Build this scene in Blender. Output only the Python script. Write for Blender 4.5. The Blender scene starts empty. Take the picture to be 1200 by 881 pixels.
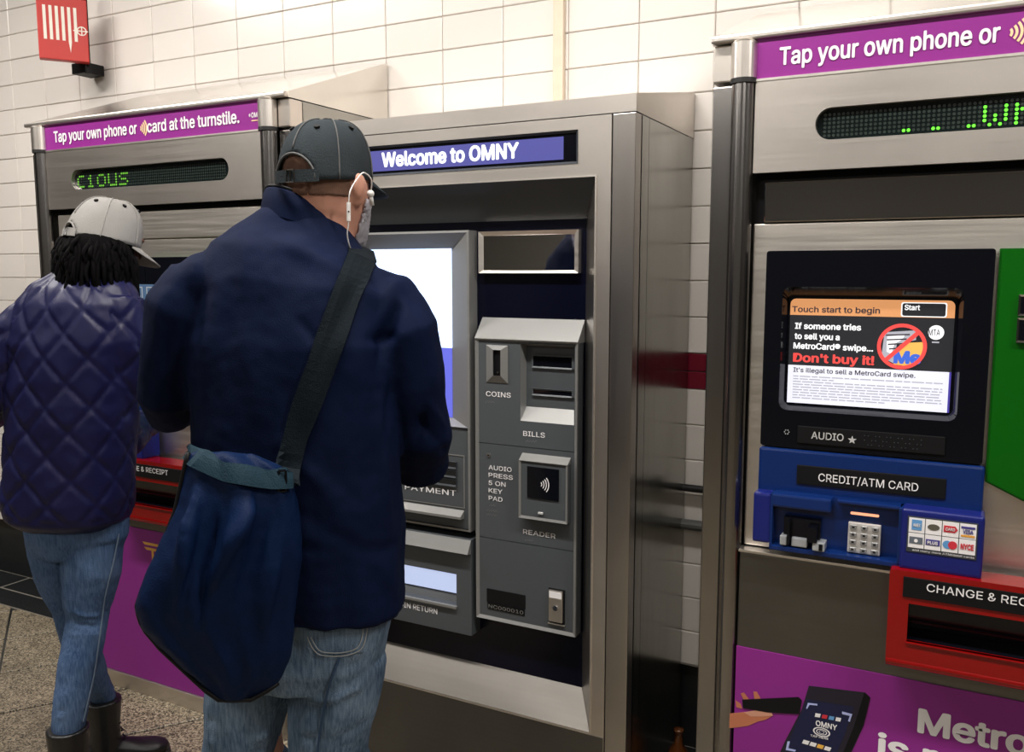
import bpy, bmesh, math, random
from mathutils import Vector, Matrix, noise
random.seed(7)
SC = bpy.context.scene
COL = SC.collection
PI = math.pi

# ------------------------------------------------------------------ camera
CAM_H = 1.5; PITCH = 0.1184; YAW = 0.4826; FOC = 1021.1
cd = bpy.data.cameras.new('camera'); cam = bpy.data.objects.new('camera', cd); COL.objects.link(cam)
cam.location = (0, 0, CAM_H); cam.rotation_euler = (PI/2-PITCH, 0, YAW)
cd.sensor_width = 36; cd.lens = 36*FOC/1200; cd.clip_start = .05
SC.camera = cam

# ------------------------------------------------------------------ world, view
SC.view_settings.view_transform = 'Standard'; SC.view_settings.look = 'None'
SC.view_settings.exposure = 0.0; SC.view_settings.gamma = 1.0
wd = bpy.data.worlds.new('world'); SC.world = wd; wd.use_nodes = True
wd.node_tree.nodes['Background'].inputs[0].default_value = (.8, .85, 1, 1)
wd.node_tree.nodes['Background'].inputs[1].default_value = 0.05

# lamps: (x, y, length) of the ceiling fluorescent fixtures, their power
CEIL = 3.25
LAMPS = [(-3.4, 1.05, 1.5), (-1.0, 1.05, 1.5), (1.4, 1.05, 1.5),
         (-4.6, -2.2, 1.5), (-2.0, -2.2, 1.5), (0.8, -2.2, 1.5)]
LAMP_W = 58.0

# ------------------------------------------------------------------ helpers
def at(px, py, Y):
    """point at depth Y (metres from the viewpoint towards the tiled wall) seen at a photo position"""
    x = (px-600)/FOC; y = (py-440.5)/FOC
    sy, cy = -math.sin(YAW), math.cos(YAW); sp, cp = math.sin(PITCH), math.cos(PITCH)
    fw = Vector((sy*cp, cy*cp, -sp)); r = Vector((cy, -sy, 0)); u = r.cross(fw)
    d = fw + x*r - y*u
    d = d*(Y/d.y)
    return Vector((d.x, d.y, d.z+CAM_H))

def mat(name, col, rough=.5, metal=0, emis=None, es=1.0, bump=0, bscale=40, var=0, vscale=8, coat=0, aniso=0, stretch=None, trans=0, spec=.5, sheen=0):
    m = bpy.data.materials.new(name); m.use_nodes = True
    nt = m.node_tree; b = nt.nodes['Principled BSDF']
    b.inputs['Base Color'].default_value = (*col, 1)
    b.inputs['Roughness'].default_value = rough; b.inputs['Metallic'].default_value = metal
    b.inputs['Coat Weight'].default_value = coat; b.inputs['Coat Roughness'].default_value = .08
    b.inputs['Anisotropic'].default_value = aniso
    b.inputs['Transmission Weight'].default_value = trans
    b.inputs['Specular IOR Level'].default_value = spec
    b.inputs['Sheen Weight'].default_value = sheen
    if emis:
        b.inputs['Emission Color'].default_value = (*emis, 1); b.inputs['Emission Strength'].default_value = es
    if bump or var:
        tc = nt.nodes.new('ShaderNodeTexCoord'); mp = nt.nodes.new('ShaderNodeMapping')
        nt.links.new(tc.outputs['Object'], mp.inputs[0])
        if stretch: mp.inputs['Scale'].default_value = stretch
    if var:
        n = nt.nodes.new('ShaderNodeTexNoise'); n.inputs['Scale'].default_value = vscale; n.inputs['Detail'].default_value = 5
        nt.links.new(mp.outputs[0], n.inputs['Vector'])
        mx = nt.nodes.new('ShaderNodeMix'); mx.data_type = 'RGBA'
        mx.inputs[6].default_value = (*[c*(1-var) for c in col], 1); mx.inputs[7].default_value = (*[min(1, c*(1+var)) for c in col], 1)
        nt.links.new(n.outputs[0], mx.inputs[0]); nt.links.new(mx.outputs[2], b.inputs['Base Color'])
    if bump:
        n2 = nt.nodes.new('ShaderNodeTexNoise'); n2.inputs['Scale'].default_value = bscale; n2.inputs['Detail'].default_value = 4
        nt.links.new(mp.outputs[0], n2.inputs['Vector'])
        bp = nt.nodes.new('ShaderNodeBump'); bp.inputs['Strength'].default_value = bump; bp.inputs['Distance'].default_value = .004
        nt.links.new(n2.outputs[0], bp.inputs['Height']); nt.links.new(bp.outputs[0], b.inputs['Normal'])
    return m

def steel(name, col, rough, stretch, rv=.12):
    """brushed stainless steel: fine streaks in roughness and tint"""
    m = mat(name, col, rough, 1.0)
    nt = m.node_tree; b = nt.nodes['Principled BSDF']
    tc = nt.nodes.new('ShaderNodeTexCoord'); mp = nt.nodes.new('ShaderNodeMapping'); mp.inputs['Scale'].default_value = stretch
    nt.links.new(tc.outputs['Object'], mp.inputs[0])
    n = nt.nodes.new('ShaderNodeTexNoise'); n.inputs['Scale'].default_value = 1; n.inputs['Detail'].default_value = 3
    nt.links.new(mp.outputs[0], n.inputs['Vector'])
    n2 = nt.nodes.new('ShaderNodeTexNoise'); n2.inputs['Scale'].default_value = 5; n2.inputs['Detail'].default_value = 6
    nt.links.new(tc.outputs['Object'], n2.inputs['Vector'])
    mr = nt.nodes.new('ShaderNodeMapRange'); mr.inputs[3].default_value = max(.03, rough-rv); mr.inputs[4].default_value = rough+rv
    nt.links.new(n.outputs[0], mr.inputs[0]); nt.links.new(mr.outputs[0], b.inputs['Roughness'])
    mx = nt.nodes.new('ShaderNodeMix'); mx.data_type = 'RGBA'
    mx.inputs[6].default_value = (*[c*.82 for c in col], 1); mx.inputs[7].default_value = (*[min(1, c*1.12) for c in col], 1)
    nt.links.new(n2.outputs[0], mx.inputs[0]); nt.links.new(mx.outputs[2], b.inputs['Base Color'])
    return m

M = {}
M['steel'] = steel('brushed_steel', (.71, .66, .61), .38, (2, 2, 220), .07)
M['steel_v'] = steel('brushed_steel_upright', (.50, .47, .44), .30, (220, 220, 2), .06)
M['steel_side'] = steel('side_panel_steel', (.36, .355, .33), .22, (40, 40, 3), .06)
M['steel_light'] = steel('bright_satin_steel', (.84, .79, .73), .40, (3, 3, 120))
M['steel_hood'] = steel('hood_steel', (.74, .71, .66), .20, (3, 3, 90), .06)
M['steel_slope'] = steel('darkened_sloping_steel', (.25, .235, .215), .62, (3, 3, 100), .06)  # base colour darkened and roughened to mute the lamp's reflection
M['steel_pillar'] = steel('upright_steel_dark_reflection', (.33, .315, .305), .24, (220, 220, 2), .06)  # reflection of dark surroundings put into the base colour
M['steel_dark'] = steel('dark_lower_steel', (.17, .165, .155), .42, (3, 3, 100))  # darker steel for the lower covers and kick panel
M['mirror'] = mat('polished_mirror', (.78, .77, .76), .04, 1.0)
M['mirror_dark'] = mat('dark_reflection_mirror', (.42, .40, .39), .05, 1.0)  # mirror darkened in colour, standing in for dark reflections
M['black'] = mat('gloss_black_plastic', (.003, .0035, .006), .14, spec=.3)
M['black_m'] = mat('matt_black', (.006, .006, .007), .5, spec=.2)
M['navyback'] = mat('gloss_navy_black_panel', (.002, .0025, .010), .25, spec=.3)
M['grey_p'] = mat('grey_painted_metal', (.085, .095, .105), .42, .25, bump=.08, bscale=300)
M['grey_l'] = mat('light_grey_painted_metal', (.26, .26, .255), .38, .4, bump=.05, bscale=300)
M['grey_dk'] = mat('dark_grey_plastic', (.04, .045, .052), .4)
M['purple'] = mat('purple_vinyl', (.25, .022, .235), .4, spec=.35)
M['white_i'] = mat('white_ink', (.85, .83, .84), .5)
M['ink_grey'] = mat('grey_ink', (.5, .5, .5), .5)
M['gold_i'] = mat('yellow_ink', (.85, .47, .08), .5)
M['gold_l'] = mat('pale_yellow_ink', (.9, .62, .35), .5)
M['blue'] = mat('gloss_blue_plastic', (.003, .020, .115), .25, spec=.45)
M['blue2'] = mat('blue_violet_plastic', (.008, .014, .14), .28, spec=.45)
M['green'] = mat('gloss_green_plastic', (.001, .092, .002), .3, spec=.35)
M['red'] = mat('gloss_red_plastic', (.24, .0015, .002), .2, spec=.5)
M['led'] = mat('lit_green_led', (.05, .3, .02), .4, emis=(.13, 1, .03), es=1.6)
M['led_dim'] = mat('dim_green_led', (.05, .2, .02), .4, emis=(.22, .62, .04), es=.55)
M['led_off'] = mat('unlit_led_window', (.006, .010, .010), .12)
M['led_off_dot'] = mat('unlit_led_dots', (.018, .026, .022), .3)
M['gasket'] = mat('black_rubber', (.008, .008, .008), .6)
M['chrome'] = mat('chrome', (.7, .7, .7), .12, 1.0)

def link(o, parent=None):
    COL.objects.link(o)
    if parent is not None: o.parent = parent
    return o
def obj(name, bm, m, parent=None, smooth=False, recalc=True, label=None, kind=None):
    me = bpy.data.meshes.new(name)
    if recalc: bmesh.ops.recalc_face_normals(bm, faces=bm.faces[:])
    bm.to_mesh(me); bm.free()
    for mm in (m if isinstance(m, (list, tuple)) else [m]): me.materials.append(M[mm] if isinstance(mm, str) else mm)
    if smooth:
        for p in me.polygons: p.use_smooth = True
    o = bpy.data.objects.new(name, me)
    if label: o['label'] = label
    if kind: o['kind'] = kind
    return link(o, parent)
def meobj(name, me, parent=None, label=None, kind=None):
    o = bpy.data.objects.new(name, me)
    if label: o['label'] = label
    if kind: o['kind'] = kind
    return link(o, parent)
def tag(o, label, cat, group=None):
    o['label'] = label; o['category'] = cat
    if group: o['group'] = group
    return o
def thing(name, label, cat, loc=(0, 0, 0), group=None):
    o = bpy.data.objects.new(name, None); o.empty_display_size = .1; o.location = loc
    COL.objects.link(o); return tag(o, label, cat, group)
def B(): return bmesh.new()
def box(bm, x0, x1, y0, y1, z0, z1, bev=0, seg=2):
    vs = [bm.verts.new((x, y, z)) for x in (x0, x1) for y in (y0, y1) for z in (z0, z1)]
    fs = [bm.faces.new([vs[i] for i in f]) for f in ((0, 1, 3, 2), (4, 6, 7, 5), (0, 4, 5, 1), (2, 3, 7, 6), (0, 2, 6, 4), (1, 5, 7, 3))]
    if bev:
        es = list({e for f in fs for e in f.edges})
        bmesh.ops.bevel(bm, geom=es, offset=bev, segments=seg, profile=.6, affect='EDGES')
def rrect(x0, x1, z0, z1, r, n=6):
    pts = []
    for cx, cz, a in ((x1-r, z1-r, 0), (x0+r, z1-r, PI/2), (x0+r, z0+r, PI), (x1-r, z0+r, 1.5*PI)):
        for k in range(n+1):
            t = a+PI/2*k/n; pts.append((cx+r*math.cos(t), cz+r*math.sin(t)))
    return pts
def rect(x0, x1, z0, z1): return [(x0, z0), (x1, z0), (x1, z1), (x0, z1)]
def circ(cx, cz, r, n=24): return [(cx+r*math.cos(2*PI*k/n), cz+r*math.sin(2*PI*k/n)) for k in range(n)]
def plate(bm, outer, holes, yf, yb, bev=0):
    """flat plate facing the viewer (XZ outline), with openings, from yf (front) to yb (back)"""
    es = []
    for loop in [outer]+list(holes):
        vs = [bm.verts.new((x, yf, z)) for x, z in loop]
        es += [bm.edges.new((vs[i], vs[(i+1) % len(vs)])) for i in range(len(vs))]
    r = bmesh.ops.triangle_fill(bm, edges=es, use_beauty=True)
    fs = [g for g in r['geom'] if isinstance(g, bmesh.types.BMFace)]
    if yb != yf:
        e = bmesh.ops.extrude_face_region(bm, geom=fs)
        vs = [g for g in e['geom'] if isinstance(g, bmesh.types.BMVert)]
        bmesh.ops.translate(bm, verts=vs, vec=(0, yb-yf, 0))
def prism(bm, pts, yf, yb, bev=0):
    a = [bm.verts.new((x, yf, z)) for x, z in pts]; b = [bm.verts.new((x, yb, z)) for x, z in pts]
    n = len(pts); fs = [bm.faces.new(a), bm.faces.new(b[::-1])]
    for i in range(n): bm.faces.new((a[i], b[i], b[(i+1) % n], a[(i+1) % n]))
    if bev: bmesh.ops.bevel(bm, geom=list(fs[0].edges), offset=bev, segments=2, affect='EDGES')
def loft(bm, loops, cap=True, closed=True):
    L = [[bm.verts.new(p) for p in lp] for lp in loops]; n = len(L[0])
    for a, b in zip(L, L[1:]):
        for i in range(n if closed else n-1): bm.faces.new((a[i], a[(i+1) % n], b[(i+1) % n], b[i]))
    if cap: bm.faces.new(L[0]); bm.faces.new(L[-1][::-1])
def ring(bm, o, i, yo, yi, yb=None):
    """picture-frame band between rectangles o and i (x0,x1,z0,z1); yo, yi depths; yb: outside returns back to yb"""
    def lp(r, y): return [(r[0], y, r[2]), (r[1], y, r[2]), (r[1], y, r[3]), (r[0], y, r[3])]
    ls = ([lp(o, yb)] if yb is not None else [])+[lp(o, yo), lp(i, yi)]
    loft(bm, ls, cap=False)
def cyl(bm, p0, p1, r0, r1=None, n=20, cap=True):
    p0 = Vector(p0); p1 = Vector(p1); r1 = r0 if r1 is None else r1
    d = (p1-p0).normalized(); a = d.orthogonal().normalized(); b = d.cross(a)
    loft(bm, [[p+r*(math.cos(2*PI*k/n)*a+math.sin(2*PI*k/n)*b) for k in range(n)] for p, r in ((p0, r0), (p1, r1))], cap)
def tube(bm, pts, rs, n=10, cap=True):
    pts = [Vector(p) for p in pts]
    if not isinstance(rs, (list, tuple)): rs = [rs]*len(pts)
    loops = []; a = None
    for k, p in enumerate(pts):
        d = (pts[min(k+1, len(pts)-1)]-pts[max(k-1, 0)]).normalized()
        a = d.orthogonal().normalized() if a is None else (a-d*a.dot(d)).normalized()
        b = d.cross(a)
        loops.append([p+rs[k]*(math.cos(2*PI*i/n)*a+math.sin(2*PI*i/n)*b) for i in range(n)])
    loft(bm, loops, cap)
_H = {}
try: FONT = {w: bpy.data.fonts.load(bpy.utils.resource_path('LOCAL')+'/datafiles/fonts/Inter.woff2') for w in (0,)}[0]   # Blender's own interface font
except Exception: FONT = None
def text(name, s, x0, x1, zb, cap_h, y, m, parent=None, bold=0, label=None, align='fit', depth=0):
    """flat lettering facing the viewer: starts at x0, ends at x1, baseline zb, capital height cap_h"""
    def mk(t):
        c = bpy.data.curves.new('t', 'FONT'); c.body = t; c.size = 1; c.resolution_u = 3
        if FONT: c.font = FONT
        o = bpy.data.objects.new('t', c); COL.objects.link(o); bpy.context.view_layer.update()
        me = bpy.data.meshes.new_from_object(o.evaluated_get(bpy.context.evaluated_depsgraph_get()))
        bpy.data.objects.remove(o); bpy.data.curves.remove(c); return me
    if bold not in _H:
        h = mk('H'); _H[bold] = max(v.co.y for v in h.vertices); bpy.data.meshes.remove(h)
    me = mk(s)
    if bold:
        bb = B(); bb.from_mesh(me); base = bb.faces[:]
        for k, (ox, oy) in enumerate(((-1, 0), (1, 0), (0, .8), (0, -.8), (.7, .6), (-.7, .6), (.7, -.6), (-.7, -.6))):
            g = bmesh.ops.duplicate(bb, geom=base)['geom']
            bmesh.ops.translate(bb, verts=[v for v in g if isinstance(v, bmesh.types.BMVert)], vec=(ox*bold, oy*bold, .00005*(k+1)))
        bb.to_mesh(me); bb.free()
    xs = [v.co.x for v in me.vertices]; a, b = min(xs), max(xs)
    sz = cap_h/_H[bold]; sx = (x1-x0)/(b-a) if x1 is not None else sz*.95
    for v in me.vertices: v.co = ((v.co.x-a)*sx+x0, y-v.co.z, v.co.y*sz+zb)
    me.name = name; me.materials.clear(); me.materials.append(M[m] if isinstance(m, str) else m)
    return meobj(name, me, parent, label)
def flat(name, pts, y, m, parent, label=None, th=.0006):
    bm = B(); prism(bm, pts, y, y+th); return obj(name, bm, m, parent, label=label)
def waves(name, cx, cz, h, y, m, parent, n=4, w=None, lw=.14):
    """contactless sign: n arcs opening to the left"""
    bm = B()
    for k in range(n):
        r = h*(.28+.24*k); t = h*lw*.5; A = .72
        o = [(cx-h*.45+(r+t)*math.cos(a), cz+(r+t)*math.sin(a)) for a in [A*(-1+2*i/8) for i in range(9)]]
        q = [(cx-h*.45+(r-t)*math.cos(a), cz+(r-t)*math.sin(a)) for a in [A*(1-2*i/8) for i in range(9)]]
        prism(bm, o+q, y, y+.0006)
    return obj(name, bm, m, parent)
# ================================================================== SETTING
YW = 2.55                       # tiled wall
TW, TH = .2285, .1081           # tile pitch
GX, GZ = -2.283, 2.340          # a grout crossing
def tile_mat(name, col, var, rough=.27):
    m = mat(name, col, rough, coat=.1)
    nt = m.node_tree; b = nt.nodes['Principled BSDF']
    oi = nt.nodes.new('ShaderNodeObjectInfo'); tc = nt.nodes.new('ShaderNodeTexCoord')
    mx = nt.nodes.new('ShaderNodeMix'); mx.data_type = 'RGBA'
    mx.inputs[6].default_value = (*[c*(1-var) for c in col], 1); mx.inputs[7].default_value = (*[c*(1+var*.4) for c in col], 1)
    nt.links.new(oi.outputs['Random'], mx.inputs[0])
    n = nt.nodes.new('ShaderNodeTexNoise'); n.inputs['Scale'].default_value = 9; n.inputs['Detail'].default_value = 4
    nt.links.new(tc.outputs['Object'], n.inputs['Vector'])
    bp = nt.nodes.new('ShaderNodeBump'); bp.inputs['Strength'].default_value = .12; bp.inputs['Distance'].default_value = .01
    nt.links.new(n.outputs[0], bp.inputs['Height']); nt.links.new(bp.outputs[0], b.inputs['Normal'])
    nt.links.new(mx.outputs[2], b.inputs['Base Color'])
    return m
M['tile'] = tile_mat('cream_glazed_tile', (.78, .73, .685), .06)
M['tile_red'] = tile_mat('dark_red_glazed_tile', (.18, .008, .025), .1)
M['grout'] = mat('grey_grout', (.64, .59, .54), .9, bump=.2, bscale=200)
M['slate'] = mat('dark_slate', (.018, .02, .021), .22, var=.3, vscale=12)
M['slate_l'] = mat('pale_joint', (.24, .22, .19), .5)
M['dark_wall'] = mat('dim_far_wall', (.14, .135, .125), .6)
M['ceil'] = mat('darkened_ceiling', (.34, .33, .31), .8)  # unseen ceiling, darkened in colour to cut bounced light
M['far_tile'] = mat('darkened_far_tile', (.22, .21, .19), .4)  # unseen far wall, its colour darkened to stand for a dim hall

def struct(name, bm, m, parent=None):
    o = obj(name, bm, m, parent); 
    if parent is None: o['kind'] = 'structure'
    return o
bm = B(); box(bm, -9, 7, YW+.008, YW+.2, .28, CEIL); wall = struct('wall_back', bm, 'grout')
bm = B(); box(bm, -9, 7, YW+.03, YW+.2, 0, .285); struct('baseboard_back', bm, 'slate')
bm = B(); box(bm, -9, 7, -6.2, -6, 0, CEIL); struct('wall_front', bm, 'far_tile')
bm = B(); box(bm, -9.2, -9, -6.2, YW+.2, 0, CEIL); struct('wall_left', bm, 'dark_wall')
bm = B(); box(bm, 7, 7.2, -6.2, YW+.2, 0, CEIL); struct('wall_right', bm, 'dark_wall')
bm = B(); box(bm, -9.2, 7.2, -6.2, YW+.2, CEIL, CEIL+.15); struct('ceiling', bm, 'ceil')

def mk_tile(name, w, h, d, m, bev=.0025):
    bm = B(); box(bm, 0, w, 0, d, 0, h, bev, 1)
    me = bpy.data.meshes.new(name); bmesh.ops.recalc_face_normals(bm, faces=bm.faces[:]); bm.to_mesh(me); bm.free(); me.materials.append(M[m]); return me
GAP = .0024
me_t = mk_tile('tile', TW-GAP, TH-GAP, .012, 'tile'); me_r = mk_tile('red_tile', TW-GAP, TH/2-GAP, .012, 'tile_red')
def seen(x, z):
    v = Vector((x, YW, z-CAM_H)); sy, cy = -math.sin(YAW), math.cos(YAW); sp, cp = math.sin(PITCH), math.cos(PITCH)
    fw = Vector((sy*cp, cy*cp, -sp)); r = Vector((cy, -sy, 0)); u = r.cross(fw); d = v.dot(fw)
    if d <= .1: return False
    px = 600+FOC*v.dot(r)/d; py = 440.5-FOC*v.dot(u)/d
    if not (-25 < px < 1225 and -20 < py < 900): return False
    if px > 853 and py > 60: return False
    if 345 < px < 742 and py > 150: return False
    if 60 < px < 480 and py > 175: return False
    if px <= 60 and py > 400: return False
    return True
rest = B(); rest_red = B(); n_t = 0
for i in range(-30, 26):
    for j in range(-8, 19):
        x = GX+i*TW; zt = GZ-j*TH
        if zt > CEIL: continue
        vis = seen(x+TW/2, zt-TH/2) or seen(x, zt-TH/2) or seen(x+TW, zt-TH/2)
        if j == 10:
            for q in range(2):
                z = zt-(q+1)*TH/2
                if vis: o = meobj('red_tile', me_r, wall); o.location = (x+GAP/2, YW, z+GAP/2); n_t += 1
                else: box(rest_red, x+GAP/2, x+TW-GAP/2, YW, YW+.012, z+GAP/2, z+TH/2-GAP/2)
        elif vis and n_t < 297:
            o = meobj('tile', me_t, wall); o.location = (x+GAP/2, YW+random.uniform(-.0006, .0006), zt-TH+GAP/2)
            o.rotation_euler = (random.uniform(-.002, .002), 0, random.uniform(-.0015, .0015)); n_t += 1
        else: box(rest, x+GAP/2, x+TW-GAP/2, YW, YW+.012, zt-TH+GAP/2, zt-GAP/2)
obj('tile_field', rest, 'tile', wall, kind='stuff'); obj('red_tile_field', rest_red, 'tile_red', wall, kind='stuff')
print('tiles', n_t)

# floor: terrazzo squares laid at an angle, a dark slate border along the wall
def terrazzo():
    m = bpy.data.materials.new('terrazzo'); m.use_nodes = True; nt = m.node_tree; b = nt.nodes['Principled BSDF']
    geo = nt.nodes.new('ShaderNodeNewGeometry')
    v = nt.nodes.new('ShaderNodeTexVoronoi'); v.inputs['Scale'].default_value = 210; nt.links.new(geo.outputs['Position'], v.inputs['Vector'])
    cr = nt.nodes.new('ShaderNodeValToRGB'); e = cr.color_ramp.elements
    e[0].position = 0; e[0].color = (.02, .016, .012, 1); e[1].position = 1; e[1].color = (.52, .45, .33, 1)
    for p, c in ((.3, (.11, .09, .06, 1)), (.5, (.27, .22, .15, 1)), (.75, (.36, .30, .21, 1))):
        k = cr.color_ramp.elements.new(p); k.color = c
    sep = nt.nodes.new('ShaderNodeSeparateColor'); nt.links.new(v.outputs['Color'], sep.inputs[0]); nt.links.new(sep.outputs[0], cr.inputs[0])
    n = nt.nodes.new('ShaderNodeTexNoise'); n.inputs['Scale'].default_value = 4; n.inputs['Detail'].default_value = 5; nt.links.new(geo.outputs['Position'], n.inputs['Vector'])
    mr = nt.nodes.new('ShaderNodeMapRange'); mr.inputs[3].default_value = .45; mr.inputs[4].default_value = 1.25; nt.links.new(n.outputs[0], mr.inputs[0])
    mx = nt.nodes.new('ShaderNodeMix'); mx.data_type = 'RGBA'; mx.blend_type = 'MULTIPLY'; mx.inputs[0].default_value = 1
    nt.links.new(cr.outputs[0], mx.inputs[6]); nt.links.new(mr.outputs[0], mx.inputs[7]); nt.links.new(mx.outputs[2], b.inputs['Base Color'])
    b.inputs['Roughness'].default_value = .38
    return m
M['terrazzo'] = terrazzo()
bm = B(); box(bm, -9, 7, -6, YW+.05, -.1, -.004); floor = struct('floor', bm, 'slate')
S = .345; ang = math.radians(-36); ca, sa = math.cos(ang), math.sin(ang); OX, OY = -3.16, 1.872
me_f = mk_tile('floor_tile', S-.009, S-.009, .03, 'terrazzo', .0015)   # stood up; laid flat by its rotation
rest = B(); nf = 0
YB = 2.30
for a in range(-30, 30):
    for b_ in range(-30, 30):
        cx = OX+(a+.5)*S*ca-(b_+.5)*S*sa; cy_ = OY+(a+.5)*S*sa+(b_+.5)*S*ca
        if not (-8.8 < cx < 6.8 and -5.8 < cy_ < YB+.02): continue
        x = OX+a*S*ca-b_*S*sa; y = OY+a*S*sa+b_*S*ca
        if -5.2 < cx < -.3 and .95 < cy_ and (cx < -1.2 or cy_ > 1.2):
            bm2 = None
            o = meobj('floor_tile', me_f, floor); o.matrix_local = Matrix.Translation((x, y, -.03+random.uniform(-.0004, .0004))) @ Matrix.Rotation(ang, 4, 'Z') @ Matrix(((1, 0, 0, .003), (0, 0, 1, .003), (0, 1, 0, 0), (0, 0, 0, 1)))
            nf += 1
        else:
            c = [(x+.003*(ca-sa), y+.003*(sa+ca)), ]
            s2 = S-.006; p0 = Vector((x+.003*(ca-sa), y+.003*(sa+ca), 0)); ex = Vector((ca, sa, 0))*s2; ey = Vector((-sa, ca, 0))*s2
            rest.faces.new([rest.verts.new(p) for p in (p0, p0+ex, p0+ex+ey, p0+ey)])
obj('floor_tile_field', rest, 'terrazzo', floor, kind='stuff')
print('floor tiles', nf)
# slate border slabs against the wall (set a hair above the terrazzo)
xs = [-9]; 
while xs[-1] < 7: xs.append(xs[-1]+.62)
me_b = None
for k in range(len(xs)-1):
    for q, (y0, y1) in enumerate(((YB, 2.43), (2.43, YW+.03))):
        bm = B(); box(bm, xs[k]+.006, xs[k+1]-.006, y0+.005, y1-.005, -.02, .002, .0015, 1)
        o = obj('border_slab', bm, 'slate', floor)
bm = B(); box(bm, -9, 7, YB, YW+.03, -.02, .0005); obj('border_joint', bm, 'slate_l', floor)

# ceiling lamps of the station hall
M['diff'] = mat('lit_diffuser', (.9, .9, .9), .5, emis=(1, .96, .9), es=9)
M['fixture'] = mat('white_fixture', (.7, .7, .68), .4)
for k, (lx, ly, ll) in enumerate(LAMPS):
    t = thing('ceiling_lamp', ['long fluorescent lamp above the left ticket machine', 'long fluorescent lamp above the middle ticket machine', 'long fluorescent lamp above the right ticket machine', 'long fluorescent lamp at the left behind the viewer', 'long fluorescent lamp in the middle behind the viewer', 'long fluorescent lamp at the right behind the viewer'][k], 'ceiling lamp', (lx, ly, CEIL), 'fluorescent ceiling lamps')
    bm = B(); box(bm, -ll/2-.04, ll/2+.04, -.11, .11, -.09, 0, .01); obj('housing', bm, 'fixture', t)
    bm = B(); box(bm, -ll/2, ll/2, -.08, .08, -.105, -.088, .01); obj('diffuser', bm, 'diff', t)
    ld = bpy.data.lights.new('lamp_light', 'AREA'); ld.shape = 'RECTANGLE'; ld.size = ll; ld.size_y = .16; ld.energy = LAMP_W*(1 if k < 3 else .45)
    ld.color = (1, .955, .9)
    lo = bpy.data.objects.new('lamp_light', ld); COL.objects.link(lo); lo.parent = t; lo.location = (0, 0, -.115)

# upright conduit cover on the wall, two dark pipes low between the machines
M['cream'] = mat('cream_paint', (.72, .60, .47), .45, var=.12, vscale=20)
M['dust'] = mat('dusty_grey_pipe', (.10, .10, .095), .5)
bm = B(); box(bm, -.018, .018, -.022, .0, -.0, 1.2, .006); o = obj('conduit', bm, 'cream'); o.location = (-1.166, YW, CEIL-1.25)
tag(o, 'cream painted upright conduit cover on the tiled wall above the middle machine', 'conduit')
bm = B(); box(bm, -.024, .024, -.03, 0, -.05, .02, .004); obj('end_clip', bm, 'cream', o)
for z, r, lb in ((.855, .011, 'upper of two thin dark pipes along the wall between the machines'), (.742, .016, 'lower of two thin dark pipes along the wall between the machines')):
    bm = B(); cyl(bm, (-.76, 0, 0), (.66, 0, 0), r, n=12); box(bm, -.66, -.64, -.016, .03, -.022, .022)
    o = obj('wall_pipe', bm, 'gasket' if r < .012 else 'dust'); o.location = (0, YW-.03, z); tag(o, lb, 'pipe', 'dark wall pipes')

# ================================================================== CARD VENDING MACHINE WITH SCREEN AND RED TRAY
YF = 2.05; X_R, X_L = -.551, -3.03; W = 1.214
def R(px, py, p=0):
    """machine-local (u, z) of a spot on the right machine standing p metres proud of its front"""
    v = at(px, py, YF-p); return v.x-X_R, v.z
LED = {'c': ['.###.', '#....', '#....', '#....', '.###.'], 'i': ['.#...', '##...', '.#...', '.#...', '###..'], 'o': ['.###.', '#...#', '#...#', '#...#', '.###.'],
       'u': ['#...#', '#...#', '#...#', '#...#', '.####'], 's': ['.####', '#....', '.###.', '....#', '####.'], 'w': ['#...#', '#...#', '#.#.#', '#.#.#', '.#.#.'],
       'r': ['#.##.', '##...', '#....', '#....', '#....'], '.': ['.....', '.....', '.....', '.....', '##...']}
def led_dots(name, cells, u0, z0, y, m, parent, kind=None, r=.0029):
    bm = B()
    for a, b in cells:
        prism(bm, [(u0+a*.0093+r*math.cos(t*PI/3), z0+b*.0088+r*math.sin(t*PI/3)) for t in range(6)], y-.0006, y)
    return obj(name, bm, m, parent, kind=kind)

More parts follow.
